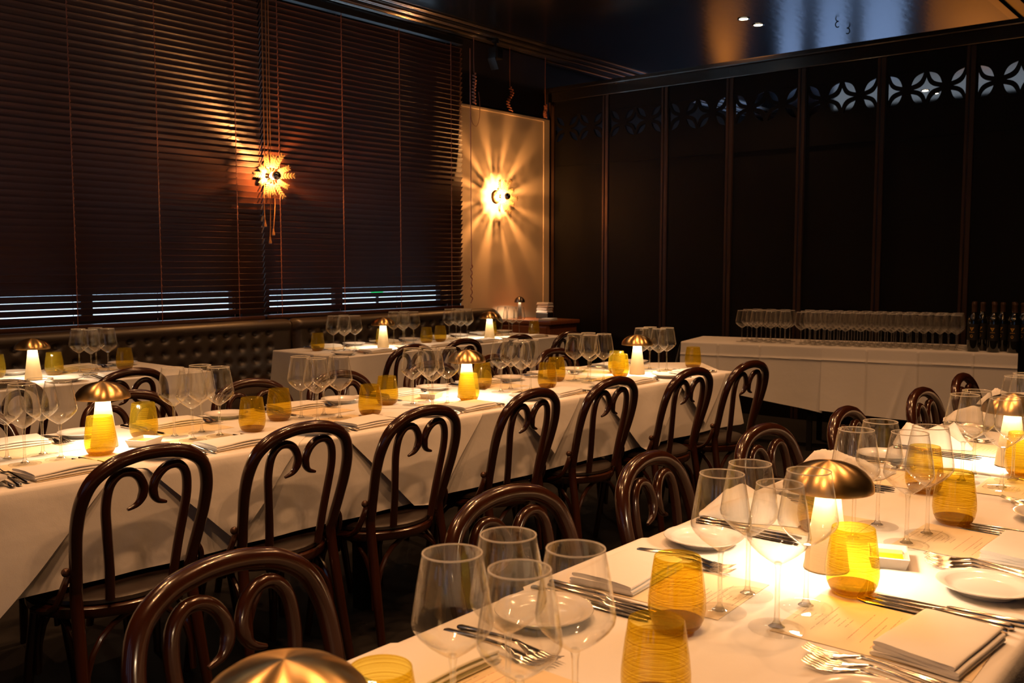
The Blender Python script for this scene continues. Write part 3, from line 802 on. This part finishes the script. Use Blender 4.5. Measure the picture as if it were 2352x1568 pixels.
# ------------------------------------------------------------------ bentwood chairs
def chair_proto():
    e = link('bentwood_chair', None, cat='chair')
    def back(s, h, base_y, top_y):                    # point of the leaning back plane
        t = (h-.45)/.39
        return (s, base_y+(top_y-base_y)*t, h)
    # outer hoop with the rear legs
    half = [(.185, -.235, 0), (.174, -.195, .22), (.165, -.158, .44)]
    up = [(.168, .50), (.177, .575), (.184, .65), (.180, .72), (.157, .777), (.109, .812), (.053, .827), (0, .831)]
    R = half + [back(s, h, -.150, -.262) for s, h in up]
    full = [(-x, y, z) for x, y, z in R[:-1]] + R[::-1]
    pts = catmull(full, 5)
    rad = [.0165 + .0025*max(0, min(1, (p.z-.6)/.2)) - .003*max(0, (.3-p.z)/.3) for p in pts]
    link('back_hoop', MB().tube(pts, rad, 12).mesh('back_hoop', M['wood'], True, 60), e)
    for sg in (-1, 1):
        sp = [(.090, .445), (.098, .54), (.109, .63), (.116, .70), (.109, .755), (.085, .783), (.053, .784), (.028, .766), (.0145, .737), (.0165, .712), (.030, .692), (.056, .682)]
        P = [back(sg*s, h, -.188, -.252) for s, h in sp]
        q = catmull(P, 5)
        rr = [.0128 if i < len(q)*.72 else max(.003, .0128*(1.0 if i < len(q)*.8 else (1-(i/len(q)-.8)/.2*.75))) for i in range(len(q))]
        link('back_scroll', MB().tube(q, rr, 10).mesh('back_scroll', M['wood'], True, 60), e)
    seat = [(0, .425), (.192, .425), (.200, .432), (.198, .442), (.185, .449), (.10, .4525), (0, .4535)]
    link('seat', MB().lathe(seat, 40).mesh('seat', M['vinyl']), e)
    ring = [(.180, .395), (.203, .396), (.208, .405), (.208, .422), (.200, .4275), (.180, .4265)]
    link('seat_ring', MB().lathe(ring, 40).mesh('seat_ring', M['wood']), e)
    for sg in (-1, 1):
        link('leg', MB().tube([(sg*.135, .125, .40), (sg*.150, .150, .22), (sg*.165, .180, 0)], [.017, .0155, .012], 10).mesh('leg', M['wood']), e)
        br = catmull([(sg*.180, -.158, .535), (sg*.198, -.160, .50), (sg*.208, -.135, .445), (sg*.206, -.08, .418), (sg*.210, -.01, .410)], 5)
        link('bracket', MB().tube(br, .0095, 8).mesh('bracket', M['wood']), e)
        link('bolt_cap', MB().sphere((sg*.190, -.158, .535), .012, 10, 6).mesh('bolt_cap', M['steel_dark']), e)
    ft = {(-1, 1): (-.150, .150), (1, 1): (.150, .150), (1, -1): (.175, -.185), (-1, -1): (-.175, -.185)}
    ks = [(-1, 1), (1, 1), (1, -1), (-1, -1)]
    for a, c in zip(ks, ks[1:]+ks[:1]):
        A = Vector((*ft[a], .17)); B = Vector((*ft[c], .17)); mid = (A+B)/2
        pts = []
        for i in range(13):
            t = i/12; a_ = PI*t
            p = A.lerp(B, .5-.5*math.cos(a_)*.96)
            p.z = .17+.222*math.sin(a_)**.75; p.x *= .93; p.y *= .93
            pts.append(p)
        link('arch_brace', MB().tube(pts, .0085, 8).mesh('arch_brace', M['wood']), e)
    return register(e)
M['steel_dark'] = simple('worn_bolt_cap', (.09, .045, .028), .3, .4)
CP = chair_proto()
def chair(x_top, y, face, label, jit=.0):
    # x_top: where the top of the hoop is; face: +1 looks towards +x, -1 towards -x
    x = x_top + face*.262
    r = (-PI/2 if face > 0 else PI/2) + jit
    place(CP, (x, y, 0), r, label, 'chair', 'dark bentwood chairs with scrolled backs')
CX = [(-2.285, 1.275, .02), (-2.275, 1.78, -.03), (-2.225, 2.23, .02), (-2.215, 2.80, .04), (-2.19, 3.335, -.03), (-2.11, 3.87, -.06), (-2.045, 4.34, -.08)]
for i, (x, y, j) in enumerate(CX):
    chair(x, y, -1, 'dark bentwood chair, %s from near end, aisle side of the long middle table' % ORD[i], j)
for i, (x, y, j) in enumerate([(-1.335, .87, .02), (-1.285, 1.50, -.06), (-1.245, 2.05, .10), (-1.205, 2.60, -.03), (-1.145, 3.12, .05), (-1.10, 3.78, .0), (-1.11, 4.40, .02)]):
    chair(x, y, 1, 'brown bentwood chair, %s from near end, window side of the front table' % ORD[i], j)
for i, (x, y, j) in enumerate([(-3.40, 1.20, .0), (-3.385, 1.80, .03), (-3.325, 2.29, -.03), (-3.29, 2.74, .02), (-3.265, 3.29, .0), (-3.255, 3.76, .03), (-3.235, 4.27, .0)]):
    chair(x, y, 1, 'brown bentwood chair, %s from near end, window side of the long middle table' % ORD[i], j)
for i, (x, y, j) in enumerate([(-4.07, 1.63, .0), (-4.075, 2.19, .04)]):
    chair(x, y, -1, 'dark bentwood chair, %s from near end, at the sofa table below the lit gaps' % ORD[i], j)
for i, (x, y, j) in enumerate([(-4.03, 3.95, -.03), (-4.09, 4.45, .02), (-4.05, 4.96, .0), (-3.97, 5.42, .05)]):
    chair(x, y, -1, 'dark bentwood chair, %s from near end, at the back sofa table' % ORD[i], j)

# ------------------------------------------------------------------ glassware
BOWL = [(.0052, .1035), (.010, .1065), (.019, .1125), (.031, .1215), (.042, .1325), (.0475, .1410), (.0487, .1475), (.0478, .155), (.0455, .170), (.0425, .190), (.0390, .210), (.0352, .2295), (.0347, .2300), (.0343, .2292)]
STEM = [(0, .0045), (.013, .0050), (.0075, .009), (.0046, .016), (.0038, .035), (.0037, .075), (.0042, .095), (.0060, .1045), (.0052, .107), (0, .107)]
FOOT = [(.0, .001), (.040, .0005), (.0435, .0012), (.0435, .0022), (.036, .0030), (.014, .0046), (0, .0050)]
def glass_proto():
    e = link('wine_glass', None, cat='glass')
    link('bowl', MB().lathe(BOWL, 40).mesh('bowl', M['bowl'], True, 70), e)
    link('glass_stem', MB().lathe(STEM, 12).mesh('glass_stem', M['stem_glass'], True, 70), e)
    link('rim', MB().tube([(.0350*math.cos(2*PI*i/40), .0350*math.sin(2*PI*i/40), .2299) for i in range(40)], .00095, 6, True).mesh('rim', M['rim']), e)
    link('foot', MB().lathe(FOOT, 32).mesh('foot', M['foot'], True, 70), e)
    return register(e)
GP = glass_proto()
CLU = []
T_MID = 'long middle table'; T_FR = 'front table'; T_S1 = 'first sofa table'; T_S2 = 'back sofa table'
def relax(g, dmin=.0988):                           # feet and bowls of one group stand clear of each other
    g = [list(p) for p in g]
    for _ in range(60):
        for i in range(len(g)):
            for j in range(i):
                dx, dy = g[i][0]-g[j][0], g[i][1]-g[j][1]; d = math.hypot(dx, dy)
                if d < dmin:
                    k = (dmin-d)/d*.52
                    g[i][0] += dx*k; g[i][1] += dy*k; g[j][0] -= dx*k; g[j][1] -= dy*k
    return g
def four(cx, cy_, rz=0, d=.0498):
    c, s = math.cos(rz), math.sin(rz)
    return [(cx+(a*c-b*s)*d, cy_+(a*s+b*c)*d) for a, b in ((-1, -1), (-1, 1), (1, -1), (1, 1))]
mid = [[(-2.87, .64), (-2.775, .65), (-2.865, .735), (-2.77, .745)],
       [(-2.855, 1.150), (-2.762, 1.158), (-2.850, 1.245), (-2.752, 1.252)], [(-2.815, 1.657), (-2.722, 1.664), (-2.812, 1.757), (-2.722, 1.760)],
       [(-2.800, 2.160), (-2.698, 2.150), (-2.790, 2.255), (-2.695, 2.250)], four(-2.685, 2.715, .12), four(-2.667, 3.24, .25), four(-2.637, 3.765, -.1), four(-2.622, 4.345, .1)]
fr = [[(-.745, .790), (-.743, .888), (-.649, .793), (-.646, .896)], [(-.700, 1.374), (-.700, 1.476), (-.598, 1.366), (-.600, 1.484)],
      [(-.680, 1.922), (-.676, 2.055), (-.584, 1.955), (-.573, 2.052)], [(-.650, 2.622), (-.643, 2.725), (-.552, 2.605), (-.553, 2.712)], [(-.635, 3.15), (-.632, 3.25), (-.54, 3.16), (-.538, 3.26)]]
s1 = [four(-4.86, 1.82), four(-4.858, 2.405, .15)]
s2 = [four(-4.815, 4.07, .1), four(-4.895, 4.685, -.05), four(-4.875, 5.235, .2), four(-4.805, 5.77, .1)]
WHO = ('near window-side', 'far window-side', 'near aisle-side', 'far aisle-side')
for tn, cl in ((T_MID, mid), (T_FR, fr), (T_S1, s1), (T_S2, s2)):
    for i, g in enumerate(cl):
        for k, (x, y) in enumerate(relax(g)):
            place(GP, (x, y, TZ), random.uniform(0, 6), 'wine glass, %s one of four, %s cluster from near end, %s' % (WHO[k], ORD[i], tn), 'glass', 'wine glasses set on the tables')
TUM = [(.0295, .0015), (.036, .006), (.042, .018), (.0450, .034), (.0447, .048), (.0425, .070), (.0390, .095), (.0360, .1145), (.0352, .1155), (.0346, .1142)]
def tumbler_proto():
    e = link('tumbler', None, cat='glass')
    link('body', MB().lathe(TUM, 40).mesh('body', M['amber'], True, 70), e)
    base = [(0, .002), (.028, .0005), (.0335, .004), (.0385, .010), (.0405, .0155), (.034, .0150), (.020, .0125), (0, .0115)]
    link('thick_base', MB().lathe(base, 32).mesh('thick_base', M['amber_base'], True, 60), e)
    return register(e)
TP = tumbler_proto()
TL = [(-.72, 1.270, 'amber tumbler in front of the folded napkin, nearer of two beside the four glasses'), (-.608, 1.021, 'amber tumbler cut by the bottom edge, in front of the front table glasses'),
      (-.568, 1.606, 'bright amber tumbler standing in front of the large brass lamp'), (-.555, 2.187, 'dark amber tumbler on the front table before the deeper lamp'),
      (-.695, 2.45, 'amber tumbler seen through the glasses behind the large lamp'), (-.548, 2.815, 'glowing amber tumbler beside the deeper lamp on the front table'),
      (-.772, .698, 'amber tumbler beside the cut-off brass dome lamp at the bottom'), (-.760, 1.94, 'amber tumbler hidden behind the stem of the large brass lamp'),
      (-2.735, 1.365, 'bright amber tumbler in front of the first lamp, long middle table'), (-2.89, 1.59, 'amber tumbler beyond the white oil dish, long middle table'),
      (-2.719, 1.889, 'amber tumbler between first and second clear glass groups, aisle side, long middle table'), (-2.838, 2.088, 'amber tumbler paired with another, window side, just before the third glass cluster'),
      (-2.669, 2.378, 'amber tumbler just past the third glass cluster, aisle side, long middle table'), (-2.825, 2.609, 'amber tumbler just past the third glass cluster, window side, long middle table'),
      (-2.637, 2.893, 'glowing amber tumbler in front of the central lamp, long middle table'), (-2.869, 3.242, 'amber tumbler behind the central lamp, long middle table'),
      (-2.640, 3.435, 'amber tumbler nearer of two between central and far lamps, aisle side'), (-2.763, 3.667, 'amber tumbler further of two between central and far lamps, window side'),
      (-2.621, 4.015, 'glowing amber tumbler in front of the far lamp, long middle table'), (-2.725, 4.14, 'amber tumbler tucked behind the far lamp, long middle table'),
      (-2.535, 4.609, 'amber tumbler alone at the far corner of the long middle table'),
      (-5.02, 1.982, 'amber tumbler cut by the left edge, on the sofa table'), (-4.918, 2.225, 'amber tumbler beside the lamp on the sofa table below lit gaps'), (-4.876, 2.585, 'amber tumbler at the end of the sofa table below lit gaps'),
      (-4.957, 3.964, 'amber tumbler at the free end of the back sofa table'), (-4.955, 4.534, 'amber tumbler behind the first lamp of the back sofa table'), (-4.815, 4.835, 'amber tumbler, nearer of two at the middle of the back sofa table'),
      (-4.855, 5.02, 'amber tumbler, further of two at the middle of the back sofa table'), (-4.918, 5.665, 'amber tumbler behind the second lamp of the back sofa table'), (-4.69, 5.925, 'amber tumbler in front of the wooden cabinet, back sofa table')]
for x, y, lb in TL:
    place(TP, (x, y, TZ), random.uniform(0, 6), lb, 'tumbler', 'amber ringed tumblers')

# ------------------------------------------------------------------ place settings
def ribbon(b, prof):                                 # prof: (x, y, halfwidth, z, halfthickness) along the piece
    vs = []; fs = []
    for x, y, hw, z, ht in prof:
        vs += [(x-hw, y, z), (x-hw*.6, y, z+ht), (x+hw*.6, y, z+ht), (x+hw, y, z), (x+hw*.6, y, z-ht), (x-hw*.6, y, z-ht)]
    n = 6
    for i in range(len(prof)-1):
        for j in range(n): k = (j+1) % n; fs.append((i*n+j, (i+1)*n+j, (i+1)*n+k, i*n+k))
    fs.append(tuple(range(n))); fs.append(tuple(range(len(prof)*n-1, (len(prof)-1)*n-1, -1)))
    b.add(vs, fs)
def fork_mesh():                                     # tines towards +y, handle towards -y, length .20
    hd = MB(); h2 = MB()
    ribbon(hd, [(0, -.105, .004, .004, .002), (0, -.100, .0075, .004, .0028), (0, -.06, .0055, .008, .0028), (0, -.01, .0038, .012, .0028), (0, .020, .0036, .013, .0026)])
    ribbon(h2, [(0, .018, .0036, .013, .0024), (0, .035, .008, .010, .0016), (0, .048, .0122, .007, .0013), (0, .056, .0125, .006, .0012)])
    for k in range(4):
        x = -.0108+k*.0072
        ribbon(h2, [(x, .054, .0022, .006, .0011), (x, .075, .0020, .0045, .001), (x, .092, .0017, .008, .0009), (x, .100, .0007, .011, .0006)])
    return hd.mesh('fork_handle', M['steel'], True, 60), h2.mesh('fork_head', M['steel'], True, 60)
def knife_mesh():
    hd = MB(); bl = MB()
    hd.tube([(0, -.115, .0055), (0, -.108, .0055), (0, -.06, .0055), (0, .0, .0055), (0, .006, .0055)], [.0040, .0062, .0058, .0046, .003], 8)
    ribbon(bl, [(0, .004, .0040, .005, .0018), (0, .015, .0085, .004, .0012), (.001, .07, .0095, .0035, .0010), (.001, .10, .0085, .003, .0008), (.003, .118, .003, .003, .0006)])
    return hd.mesh('knife_handle', M['steel'], True, 60), bl.mesh('knife_blade', M['steel'], True, 40)
fh, fhd = fork_mesh(); kh, kb = knife_mesh()
def two(name, a, b, an, bn):
    e = link(name, None); link(an, a, e); link(bn, b, e); return register(e)
FP = two('fork', fh, fhd, 'handle', 'head'); KP = two('table_knife', kh, kb, 'handle', 'blade')
def plate_proto():
    pr = [(0, .004), (.048, .004), (.056, .0065), (.066, .0125), (.078, .0155), (.0800, .0165), (.0795, .0180), (.0765, .0178), (.0660, .0150), (.0640, .0140), (.0555, .0090), (.048, .0070), (0, .0066)]
    under = [(0, .0022), (.044, .0022), (.046, 0), (.049, 0), (.050, .0035)]
    e = link('bread_plate', MB().lathe(under+pr[2:6]+pr[6:], 48).mesh('bread_plate', M['porcelain'], True, 50))
    return e
PP = plate_proto()
def napkin_mesh(W_=.125, L_=.19, seed=1, layers=3, rough=.0016):
    rnd = random.Random(seed); p = [rnd.uniform(0, 6.28) for _ in range(6)]
    b = MB(); h = .0062
    for k in range(layers):
        z0 = k*h; sx = 1-.03*k*rnd.random(); ox = rnd.uniform(-.003, .003); oy = rnd.uniform(-.004, .004)
        nu, nv = 12, 14
        prof = []
        def shape(u, v, k=k, z0=z0, sx=sx, ox=ox, oy=oy):
            # u wraps around the flattened tube (cross-section), v runs along
            a = 2*PI*u; c, s = math.cos(a), math.sin(a)
            x = math.copysign(abs(c)**.28, c)*W_/2*sx + ox
            y = (v-.5)*L_ + oy + .004*math.sin(x*30+p[0]+k)
            zz = z0 + h/2 + math.copysign(abs(s)**.6, s)*h*.60
            zz += (rough*(math.sin(x*28+p[1])*math.sin(y*17+p[2])+.5*math.sin(y*40+p[3]))*(z0+h)/(layers*h) if s > 0 or k > 0 else 0)
            lift = .0012*k*max(0, math.sin(v*PI)) * (c*.5+.5)
            return (x, y, max(.0003, zz+lift))
        off = len(b.v)
        b.grid(28, nv, shape)
        for row in (0, nv):
            ids = [off+row*29+i for i in range(28)]
            b.f.append(ids if row == 0 else ids[::-1]); b.m.append(0)
    return b.mesh('napkin', M['napkin'], True, 55)
NM = [napkin_mesh(seed=s) for s in (1, 2, 3, 4)]
def crumpled_mesh(seed):
    rnd = random.Random(seed); p = [rnd.uniform(0, 6.28) for _ in range(8)]
    b = MB()
    peaks = [(rnd.uniform(-.06, .06), rnd.uniform(-.08, .08), rnd.uniform(.045, .068)) for _ in range(4)]
    def top(x, y):
        z = .007
        for px, py, ph in peaks:
            d = abs((x-px)*.8+(y-py)*.6)*.9 + abs((x-px)*.6-(y-py)*.8)*.55
            z = max(z, .006+ph*max(0, 1-d/.085))
        e = min(1, (.085-abs(x))/.035, (.105-abs(y))/.035)
        return .004 + (z-.004)*max(0, e)**.7 + .003*max(0, e)*math.sin(x*60+p[0])*math.sin(y*50+p[1])
    n = 26
    b.grid(n, n, lambda u, v: ((u-.5)*.17*(1+.08*math.sin(v*7+p[2])), (v-.5)*.21*(1+.08*math.sin(u*6+p[3])), top((u-.5)*.17, (v-.5)*.21)))
    b.grid(n, n, lambda u, v: ((u-.5)*.17*(1+.08*math.sin(v*7+p[2])), (v-.5)*.21*(1+.08*math.sin(u*6+p[3])), .0008 + (.3*(top((u-.5)*.17, (v-.5)*.21)) if 0 < u < 1 and 0 < v < 1 else 0)), True)
    m = n+1; o = m*m
    edge = [i for i in range(m)] + [r*m+n for r in range(1, m)] + [n*m+i for i in range(n-1, -1, -1)] + [r*m for r in range(n-1, 0, -1)]
    for a, c in zip(edge, edge[1:]+edge[:1]): b.f.append([a, o+a, o+c, c]); b.m.append(0)
    return b.mesh('napkin', M['napkin'], True, 45)
def menu_mesh():
    b = MB(); b.box(-.105, .105, -.145, .145, 0, .0006); return b.mesh('menu', M['paper'], False)
MM = menu_mesh()
def setting(tn, side, idx, cx, y, edge, face, plate_dy, fork_dy, knife_dy, nf=3, nk=3, crump=None, plate_ok=True, parts=True):
    """one place: cx edge x of the table on this side; face +1: guest looks towards +x"""
    where = '%s place from near end, %s of %s' % (ORD[idx], side, tn)
    rnd = random.Random(hash((tn, side, idx)) & 0xffff if False else idx*31+len(tn)*7+len(side))
    inn = face                                       # inward direction along x
    rz = -PI/2 if face > 0 else PI/2                 # local +y -> inward
    xn = edge+inn*.125
    lz = TZ
    link('menu', MM, loc=(edge+inn*.175, y+.01, lz), rot=(0, 0, rz+rnd.uniform(-.05, .05)), label='printed cream menu sheet, '+where, cat='menu', group='menus under the napkins')
    if crump is None:
        link('napkin', NM[rnd.randrange(4)], loc=(edge+inn*.098, y, lz+.0012), rot=(0, 0, rz+inn*PI/2+rnd.uniform(-.10, .10)), label='folded white napkin, '+where, cat='napkin', group='folded napkins')
    else:
        link('napkin', crumpled_mesh(crump), loc=(edge+inn*.085, y, lz+.0012), rot=(0, 0, rz+rnd.uniform(-.3, .3)), label='crumpled peaked white napkin, '+where, cat='napkin', group='crumpled napkins')
    s = 1 if fork_dy > 0 else -1
    nm = {3: ('inner', 'middle', 'outer'), 2: ('inner', 'outer')}
    for k in range(nf):
        place(FP, (edge+inn*(.135+.012*rnd.uniform(-1, 1)-.008*k), y+fork_dy+s*(.012+.024*k), lz), rz+rnd.uniform(-.05, .05), '%s steel fork, %s' % (nm[nf][k], where), 'fork', 'steel forks')
    s = 1 if knife_dy > 0 else -1
    for k in range(nk):
        place(KP, (edge+inn*(.140+.012*rnd.uniform(-1, 1)-.004*k), y+knife_dy+s*(.018+.022*k), lz), rz+rnd.uniform(-.035, .035), '%s steel table knife, %s' % (nm[nk][k], where), 'knife', 'steel table knives')
    if plate_ok:
        place(PP, (edge+inn*.105, y+plate_dy, lz), rnd.uniform(0, 6), 'round white bread plate, '+where, 'plate', 'white bread plates')
SA, SW = 'aisle side', 'window side'
for i, y in enumerate((.66, 1.165, 1.69, 2.225, 2.745, 3.30, 3.85, 4.36)):
    ed = X2(y)+.370
    setting('middle table', SA, i, 0, y, ed-.01, -1, -.215, -.095, .090, 3, 2)
for i, y in enumerate((.73, 1.25, 1.775, 2.30, 2.82, 3.325, 3.83, 4.38)):
    ed = X2(y)-.370
    setting('middle table', SW, i, 0, y, ed+.03, 1, .225, .095, -.090, 2, 2)
for i, y in enumerate((.90, 1.43, 1.98, 2.55, 3.12, 3.68, 4.2)):
    setting('front table', SW, i, 0, y, -1.01 if y < 2.8 else -.95, 1, .27 if i < 2 else .25, .110, -.105, 2, 3, None if i < 2 else 50+i)
for i, y in enumerate((.86, 1.45, 2.03, 2.62, 3.2)):
    setting('front table', 'far side from windows', i, 0, y, -.285 if y < 2.8 else -.235, -1, -.275, -.125, .105, 3, 3)
for i, y in enumerate((1.82, 2.41)):
    setting('first sofa table', SA, i, 0, y, -4.49, -1, -.28, -.105, .095, 2, 2)
    setting('first sofa table', 'sofa side', i, 0, y+.02, -5.20, 1, .26, .10, -.10, 2, 2)
for i, y in enumerate((4.14, 4.68, 5.22, 5.76)):
    setting('back sofa table', SA, i, 0, y, -4.49, -1, -.26, -.105, .09, 2, 2)
    setting('back sofa table', 'sofa side', i, 0, y+.01, -5.20, 1, .245, .09, -.09, 2, 2)
def oil_dish(x, y, rz, label):
    e = link('oil_dish', None, loc=(x, y, TZ), rot=(0, 0, rz), label=label, cat='dish')
    b = MB(); hx, hy = .036, .050
    def lp(a, z): return [(-hx*a, -hy*a, z), (hx*a, -hy*a, z), (hx*a, hy*a, z), (-hx*a, hy*a, z)]
    vs = lp(.82, 0)+lp(1, .022)+lp(.93, .0225)+[(x_*.86, y_*.86, .008) for x_, y_, _ in lp(1, 0)]
    fs = [(3, 2, 1, 0), (12, 13, 14, 15)]
    for r in range(3):
        for i in range(4): j = (i+1) % 4; fs.append((r*4+i, r*4+j, r*4+4+j, r*4+4+i))
    b.add(vs, fs)
    link('bowl', b.mesh('oil_dish', M['porcelain'], False), e)
    link('oil', MB().box(-hx*.74, hx*.74, -hy*.86, hy*.86, .009, .014).mesh('oil', M['oil'], False), e)
oil_dish(-.575, 1.815, .35, 'small white rectangular dish of oil beside the large brass lamp')
oil_dish(-2.77, 1.525, .5, 'small white dish of oil on the middle table by the first lamp')
oil_dish(-2.815, 2.855, .4, 'small white dish near the central lamp of the middle table')

# ------------------------------------------------------------------ side table: massed glasses and bottles
ST = (-3.50, 6.18); SR = math.atan2(.50, 2.15)
e = link('side_table', None, loc=(ST[0], ST[1], 0), rot=(0, 0, SR), label='long side table under white cloths before the black screens', cat='table')
for a, b_ in ((.0, 1.0), (1.01, 2.19)):
    link('tabletop', MB().box(a+.02, b_, .02, .60, .71, .745, .003).mesh('tabletop', M['black_metal'], False), e)
    for x in (a+.08, b_-.08):
        for y in (.08, .54): link('leg', MB().box(x-.018, x+.018, y-.018, y+.018, 0, .71).mesh('leg', M['black_metal'], False), e)
def side_cloth(x0, x1, drop0, drop1, creases, seed, lift=0):
    rnd = random.Random(seed); p = [rnd.uniform(0, 6.28) for _ in range(5)]
    b = MB(); nx = 260
    vrow = [(.61, 0), (.40, 0), (.2, 0), (.012, 0), (.004, -.002), (0, -.008)] + [(0, -.008-i*.992/60) for i in range(1, 61)]
    def fn(u, v):
        i = int(round(v*(len(vrow)-1))); y, dz = vrow[i]
        x = x0+(x1-x0)*u
        dr = drop0+(drop1-drop0)*u
        t = -dz if dz < -.008 else 0
        z = .7505 + lift + (dz if dz > -.0081 else -.008-(t)*(dr-.008))
        d = t*dr
        out = .006+lift + t*(.020*math.sin(x*5+p[0])+.010*math.sin(x*13+p[1])+.03)
        if t > 0:
            for cx in creases:
                out += .009*math.exp(-((x-cx)/.006)**2)
            out += .009*math.exp(-((d-.085)/.007)**2)
            out += .010*t*math.exp(-((x-x0-.45*(x1-x0)-(.3-t)*.12)/.02)**2)
        yy = y - (out if dz < 0 else 0)
        return (x, yy, z)
    b.grid(nx, len(vrow)-1, fn)
    # hanging end
    return b
c1 = side_cloth(.0, 1.02, .30, .46, (.28, .58), 1)
c1.grid(16, 10, lambda u, v: (0 - v*.30*.22 - .006*(v > 0), .61-.61*u - .03*v*u, .7505 - v*.30))
link('side_tablecloth', c1.mesh('side_tablecloth', M['cloth'], True, 60), loc=(ST[0], ST[1], 0), rot=(0, 0, SR), label='creased white cloth on the end of the side table away from the bottles', cat='tablecloth')
c2 = side_cloth(1.005, 2.205, .44, .50, (1.30, 1.62, 1.95), 4, .0012)
c2.grid(16, 10, lambda u, v: (2.205 + v*.05, .61*u - .03*v*(1-u), .7517 - v*.48))
link('side_tablecloth', c2.mesh('side_tablecloth', M['cloth'], True, 60), loc=(ST[0], ST[1], 0), rot=(0, 0, SR), label='creased white cloth on the bottle end of the side table', cat='tablecloth')
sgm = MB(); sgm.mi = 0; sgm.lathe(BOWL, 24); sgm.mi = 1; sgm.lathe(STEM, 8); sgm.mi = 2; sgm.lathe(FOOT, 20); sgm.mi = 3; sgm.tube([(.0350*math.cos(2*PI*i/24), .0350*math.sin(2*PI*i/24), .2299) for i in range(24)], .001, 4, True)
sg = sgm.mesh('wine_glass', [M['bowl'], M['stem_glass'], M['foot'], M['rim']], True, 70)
def on_side(u, v): 
    c, s = math.cos(SR), math.sin(SR); return (ST[0]+u*c-v*s, ST[1]+u*s+v*c, .7535)
for i in range(4):
    for r in range(4):
        if i == 3 and r % 2: continue
        x, y, z = on_side(.415+i*.1035+.0517*(r % 2), .145+r*.0890+random.uniform(-.001, .001))
        link('wine_glass', sg, loc=(x, y, z), label='clear wine glass, %s in front row of the small group on the side table' % ORD[i] if r == 0 else 'clear wine glass behind the front row of the small group on the side table', cat='glass', group='wine glasses in the small side table group')
for i in range(11):
    for r in range(5):
        if r % 2 and i == 10: continue
        x, y, z = on_side(.848+i*.0995+.0497*(r % 2)+random.uniform(-.0008, .0008), .075+r*.0882+random.uniform(-.0008, .0008))
        link('wine_glass', sg, loc=(x, y, z), label='clear wine glass, %s from the bottles in front row of the long packed rows' % ORD2[10-i] if r == 0 else 'clear wine glass behind the front row of the long packed rows beside the bottles', cat='glass', group='wine glasses in the long packed rows')
def bottle_proto():
    e = link('wine_bottle', None, cat='bottle')
    prof = [(0, .004), (.034, .0), (.038, .004), (.038, .195), (.036, .212), (.028, .230), (.0165, .246), (.0148, .258), (.0145, .262)]
    link('body', MB().lathe(prof, 28).mesh('body', M['bottle'], True, 50), e)
    link('capsule', MB().lathe([(.0150, .255), (.0152, .300), (.0165, .303), (.0165, .312), (.0148, .318), (0, .319)], 18).mesh('capsule', M['capsule'], True, 50), e)
    lab = MB(); n = 14
    lab.grid(n, 1, lambda u, v: (.0386*math.sin((u-.5)*2.2), -.0386*math.cos((u-.5)*2.2), .075+.105*v))
    lb = link('front_label', lab.mesh('front_label', M['label']), e)
    em = MB()
    def q(x, z): a = x/.039; return (.0392*math.sin(a), -.0392*math.cos(a), z)
    # gold V-shaped emblem with a line of lettering under it
    for sx in (-1, 1):
        em.add([q(sx*.013, .158), q(sx*.007, .158), q(0, .141), q(0, .134)], [(0, 1, 2, 3) if sx < 0 else (3, 2, 1, 0)])
        em.add([q(sx*.0055, .157), q(sx*.001, .157), q(0, .1495), ], [(0, 1, 2) if sx < 0 else (2, 1, 0)])
    for k in range(6):
        x = -.013+k*.0052; em.add([q(x-.0017, .1255), q(x+.0017, .1255), q(x+.0017, .1285), q(x-.0017, .1285)], [(0, 1, 2, 3)])
    for r, (w_, z) in enumerate(((.005, .108), (.009, .103), (.008, .098), (.006, .093))):
        em.add([q(-w_, z), q(w_, z), q(w_, z+.0025), q(-w_, z+.0025)], [(0, 1, 2, 3)])
    link('gold_emblem', em.mesh('gold_emblem', M['gold'], False), lb)
    return register(e)
BP = bottle_proto()
k = 0
BL = ['front', 'second', 'third']
for r in range(3):
    for i in range(4):
        if r == 0:
            lb = 'dark wine bottle with gold emblem, front row, %s from the glasses' % ORD[i]; g = 'dark wine bottles in the front row'
        else:
            lb = 'dark wine bottle, %s row back, %s from the glasses, side table end' % (BL[r], ORD[i]); g = 'dark wine bottles behind the front row'
        x, y, z = on_side(1.945+.118*i+(.05 if r % 2 else 0), .06+.105*r)
        if i > 2: continue
        place(BP, (x, y, z), SR-.25+random.uniform(-.1, .1), lb, 'bottle', g)

# ------------------------------------------------------------------ things on the cabinet
link('napkin', NM[1], loc=(-5.36, 6.98, .8005), rot=(0, 0, .35), label='folded white napkin lying on the wooden cabinet', cat='napkin')
e = link('napkin_stand', MB().box(-.045, .045, -.075, .075, 0, .055, .006).mesh('napkin_stand', M['black_metal'], False), loc=(-5.60, 7.24, .80), rot=(0, 0, PI/2), label='black box under the napkin stack on the wooden cabinet', cat='box')
nb = napkin_mesh(.085, .13, 9)
for k in range(4):
    link('napkin', nb, loc=(-5.60+random.uniform(-.006, .006), 7.24+random.uniform(-.008, .008), .857+k*.0255), rot=(0, 0, PI/2+random.uniform(-.1, .1)), label='white napkin, %s from the bottom of the stack on the black box' % ORD[k], cat='napkin', group='napkin stack on the cabinet')
